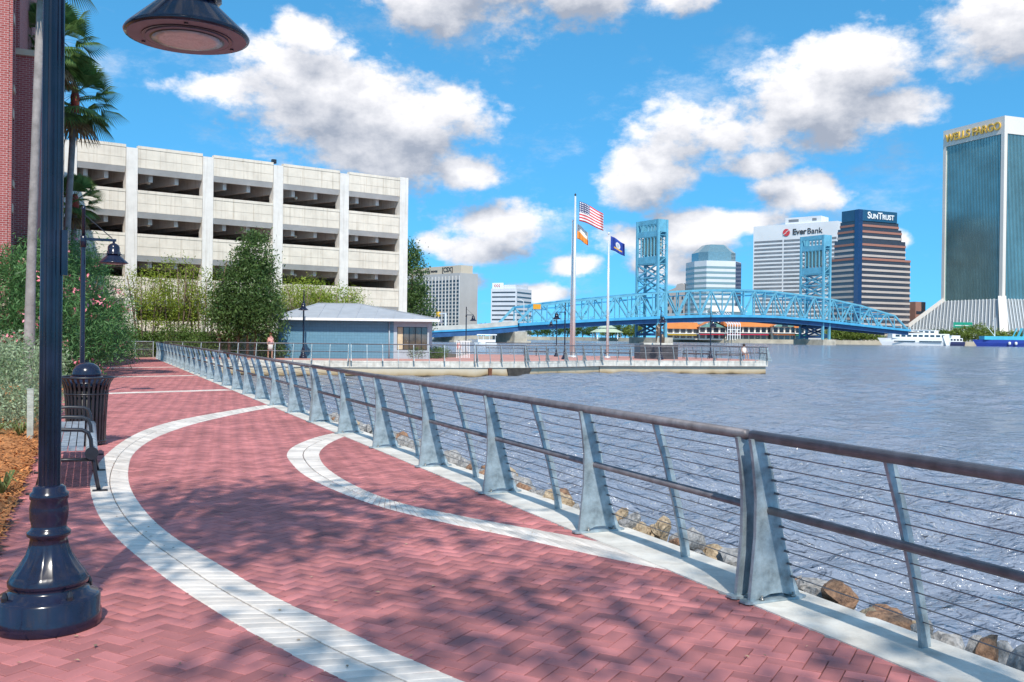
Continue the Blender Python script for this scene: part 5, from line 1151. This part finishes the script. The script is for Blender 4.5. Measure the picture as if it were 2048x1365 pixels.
def flag(name, label, x, y, ztop, w, h, droop, m):
    nu, nv = 22, 12; vs, fs = [], []
    for j in range(nv+1):
        for i in range(nu+1):
            u, v = i/nu, j/nv
            vs.append((w*u*(1-.10*u), .16*math.sin(u*9+v*1.5)*u+.05*math.sin(u*17), -h*(1-v)*(1-.15*u)-droop*u**1.2+.05*math.sin(u*8)*u))
    fs = [(j*(nu+1)+i, j*(nu+1)+i+1, (j+1)*(nu+1)+i+1, (j+1)*(nu+1)+i) for j in range(nv) for i in range(nu)]
    me = MB().add(vs, fs).mesh(name, True); uv = me.uv_layers.new(name='cloth')
    for l in me.loops: k = l.vertex_index; uv.data[l.index].uv = ((k % (nu+1))/nu, (k//(nu+1))/nv)
    o = obj(name, me, m, None, (x, y, ztop), (0, 0, R(-12))); so = o.modifiers.new('cloth', 'SOLIDIFY'); so.thickness = .008
    return tag(o, label, 'flag', 'flags on the plaza')
flag('flag', 'striped red and white flag with blue starred corner on the tallest pole', gx(1155.5,yF), yF, gz(1155,403,yF), 2.25, 1.65, 1.15, flag_mat('flag_stripes', us))
flag('flag', 'orange and white flag on the pole behind the tallest', gx(1151.5,yF+.7), yF+.7, gz(1151,446,yF), 1.05, 1.25, .85, flag_mat('flag_orange', city))
flag('flag', 'navy blue flag with round emblem and yellow ribbon', gx(1218.8,yF-1), yF-1, gz(1218,475,yF), 1.3, 1.15, .75, flag_mat('flag_navy', navy))

def person(name, label, joints, radii, edges, loc, rz, parts, skinm):
    me = bpy.data.meshes.new('body'); me.from_pydata(joints, edges, []); t = thing(name, label, 'person', loc, rz)
    o = obj('body', me, skinm, t); sk = o.modifiers.new('skin', 'SKIN'); o.modifiers.new('smooth', 'SUBSURF').levels = 1
    for v, r_ in zip(me.skin_vertices[0].data, radii): v.radius = (r_, r_)
    me.skin_vertices[0].data[0].use_root = True; dg = bpy.context.evaluated_depsgraph_get(); nm = bpy.data.meshes.new_from_object(o.evaluated_get(dg)); o.modifiers.clear(); o.data = nm
    if not nm.materials: nm.materials.append(skinm)
    for p in parts: p(t)
    return t
SKINP = mat('skin', (.45,.27,.19), .6, 0, .05, 5); DENIM = mat('denim', (.06,.08,.15), .85)
STAND = [(0,0,.95),(0,0,1.15),(0,0,1.38),(0,0,1.5),(0,-.02,1.63),(.17,0,1.38),(.22,.02,1.12),(.2,-.08,.92),(-.17,0,1.38),(-.22,.02,1.12),(-.2,-.08,.92),(.1,0,.9),(.11,-.08,.5),(.1,-.02,.08),(.1,-.14,.03),(-.1,0,.9),(-.11,.1,.5),(-.1,.2,.1),(-.1,.1,.04)]
SR = [.14,.14,.15,.055,.105,.06,.045,.035,.06,.045,.035,.09,.065,.045,.035,.09,.065,.045,.035]; SE = [(0,1),(1,2),(2,3),(3,4),(2,5),(5,6),(6,7),(2,8),(8,9),(9,10),(0,11),(11,12),(12,13),(13,14),(0,15),(15,16),(16,17),(17,18)]
def cloth(nm, m, prof): return lambda t: MB().lathe(prof, 14).build(nm, m, t, True)
person('person', 'person in a pink top walking past the blue pavilion', STAND, SR, SE, (gx(541,64.5),64.5,.0), R(30), [cloth('top', mat('pink_top', (.75,.36,.33), .85), [(.17,.92),(.175,1.1),(.19,1.36),(.08,1.48)]), cloth('shorts', mat('white_shorts', (.6,.58,.55), .9), [(.19,.58),(.185,.75),(.17,.96)]), cloth('hair', mat('auburn_hair', (.25,.07,.03), .7), [(.09,1.56),(.118,1.62),(.11,1.72),(.04,1.765)])], SKINP)
SIT = [(0,0,.5),(0,.02,.72),(0,.02,.95),(0,0,1.07),(0,-.03,1.2),(.18,0,.95),(.24,-.05,.72),(.16,-.25,.62),(-.18,0,.95),(-.24,-.05,.72),(-.16,-.25,.62),(.1,-.05,.5),(.12,-.45,.5),(.12,-.45,.1),(.12,-.58,.04),(-.1,-.05,.5),(-.12,-.45,.5),(-.12,-.45,.1),(-.12,-.58,.04)]
person('person', 'person in a white shirt sitting on the plaza bench near the right end', SIT, SR, SE, (gx(1488,77),77,.0), R(20), [cloth('shirt', WHITE, [(.18,.5),(.19,.7),(.2,.93),(.08,1.04)]), cloth('hair', mat('dark_hair', (.02,.015,.012), .7), [(.09,1.14),(.118,1.2),(.11,1.3),(.04,1.335)])], SKINP)
person('person', 'person in a red shirt sitting at the river edge beyond the pavilion', SIT, SR, SE, (gx(917.5,87),87,-.05), R(160), [cloth('shirt', mat('red_shirt', (.6,.06,.05), .85), [(.18,.5),(.19,.7),(.2,.93),(.08,1.04)]), cloth('hair', mat('dark_hair', (.02,.015,.012)), [(.09,1.14),(.118,1.2),(.11,1.3),(.04,1.335)])], SKINP)
GRAN = mat('dark_granite', (.06,.06,.065), .4, 0, .3, 3)
t = thing('statue_pedestal', 'dark stone block pedestal under the bronze figure', 'pedestal', (gx(1312,78),78,0), R(4)); 
MB().box(-1.55,1.55,-1.2,1.2,0,1.16).build('block', GRAN, t); MB().box(-1.2,1.2,-.9,.9,1.161,1.30).build('plinth', CONC, t)
for z in (.3,.58,.87): MB().box(-1.56,1.56,-1.21,1.21,z-.012,z+.012).build('joint', BLACKM, t)
BRZ = mat('bronze', (.16,.12,.09), .45, .6, .3, 6)
t = thing('bronze_statue', 'weathered bronze standing figure on the dark pedestal', 'statue', (gx(1317,78),78,1.29), R(25)); me = bpy.data.meshes.new('figure')
me.from_pydata([tuple(c_*1.0 for c_ in p) for p in STAND], SE, []); o = obj('figure', me, BRZ, t); sk = o.modifiers.new('skin','SKIN'); o.modifiers.new('s','SUBSURF').levels = 1
for v, r_ in zip(me.skin_vertices[0].data, SR): v.radius = (r_*1.15, r_*1.15)
me.skin_vertices[0].data[0].use_root = True; nm = bpy.data.meshes.new_from_object(o.evaluated_get(bpy.context.evaluated_depsgraph_get())); o.modifiers.clear(); o.data = nm; nm.materials.append(BRZ) if not nm.materials else None
MB().lathe([(.20,.55),(.21,.8),(.2,1.2),(.12,1.46)], 12).build('coat', BRZ, t, True); MB().tube([(.42,.05,0),(.42,.05,.45),(.36,.02,.75)], [.17,.19,.08], 10).build('bundle', BRZ, t, True)
# white gate at the water taxi landing
t = thing('landing_gate', 'white slatted gate at the top of the landing ramp', 'gate', (gx(913,72),72,0), R(5))
for k in range(9): MB().box(.12*k,.12*k+.05,-.02,.02,0,1.25).build('slat', WHITE, t)
MB().box(-.02,1.05,-.03,.03,1.25,1.31).build('rail', WHITE, t)
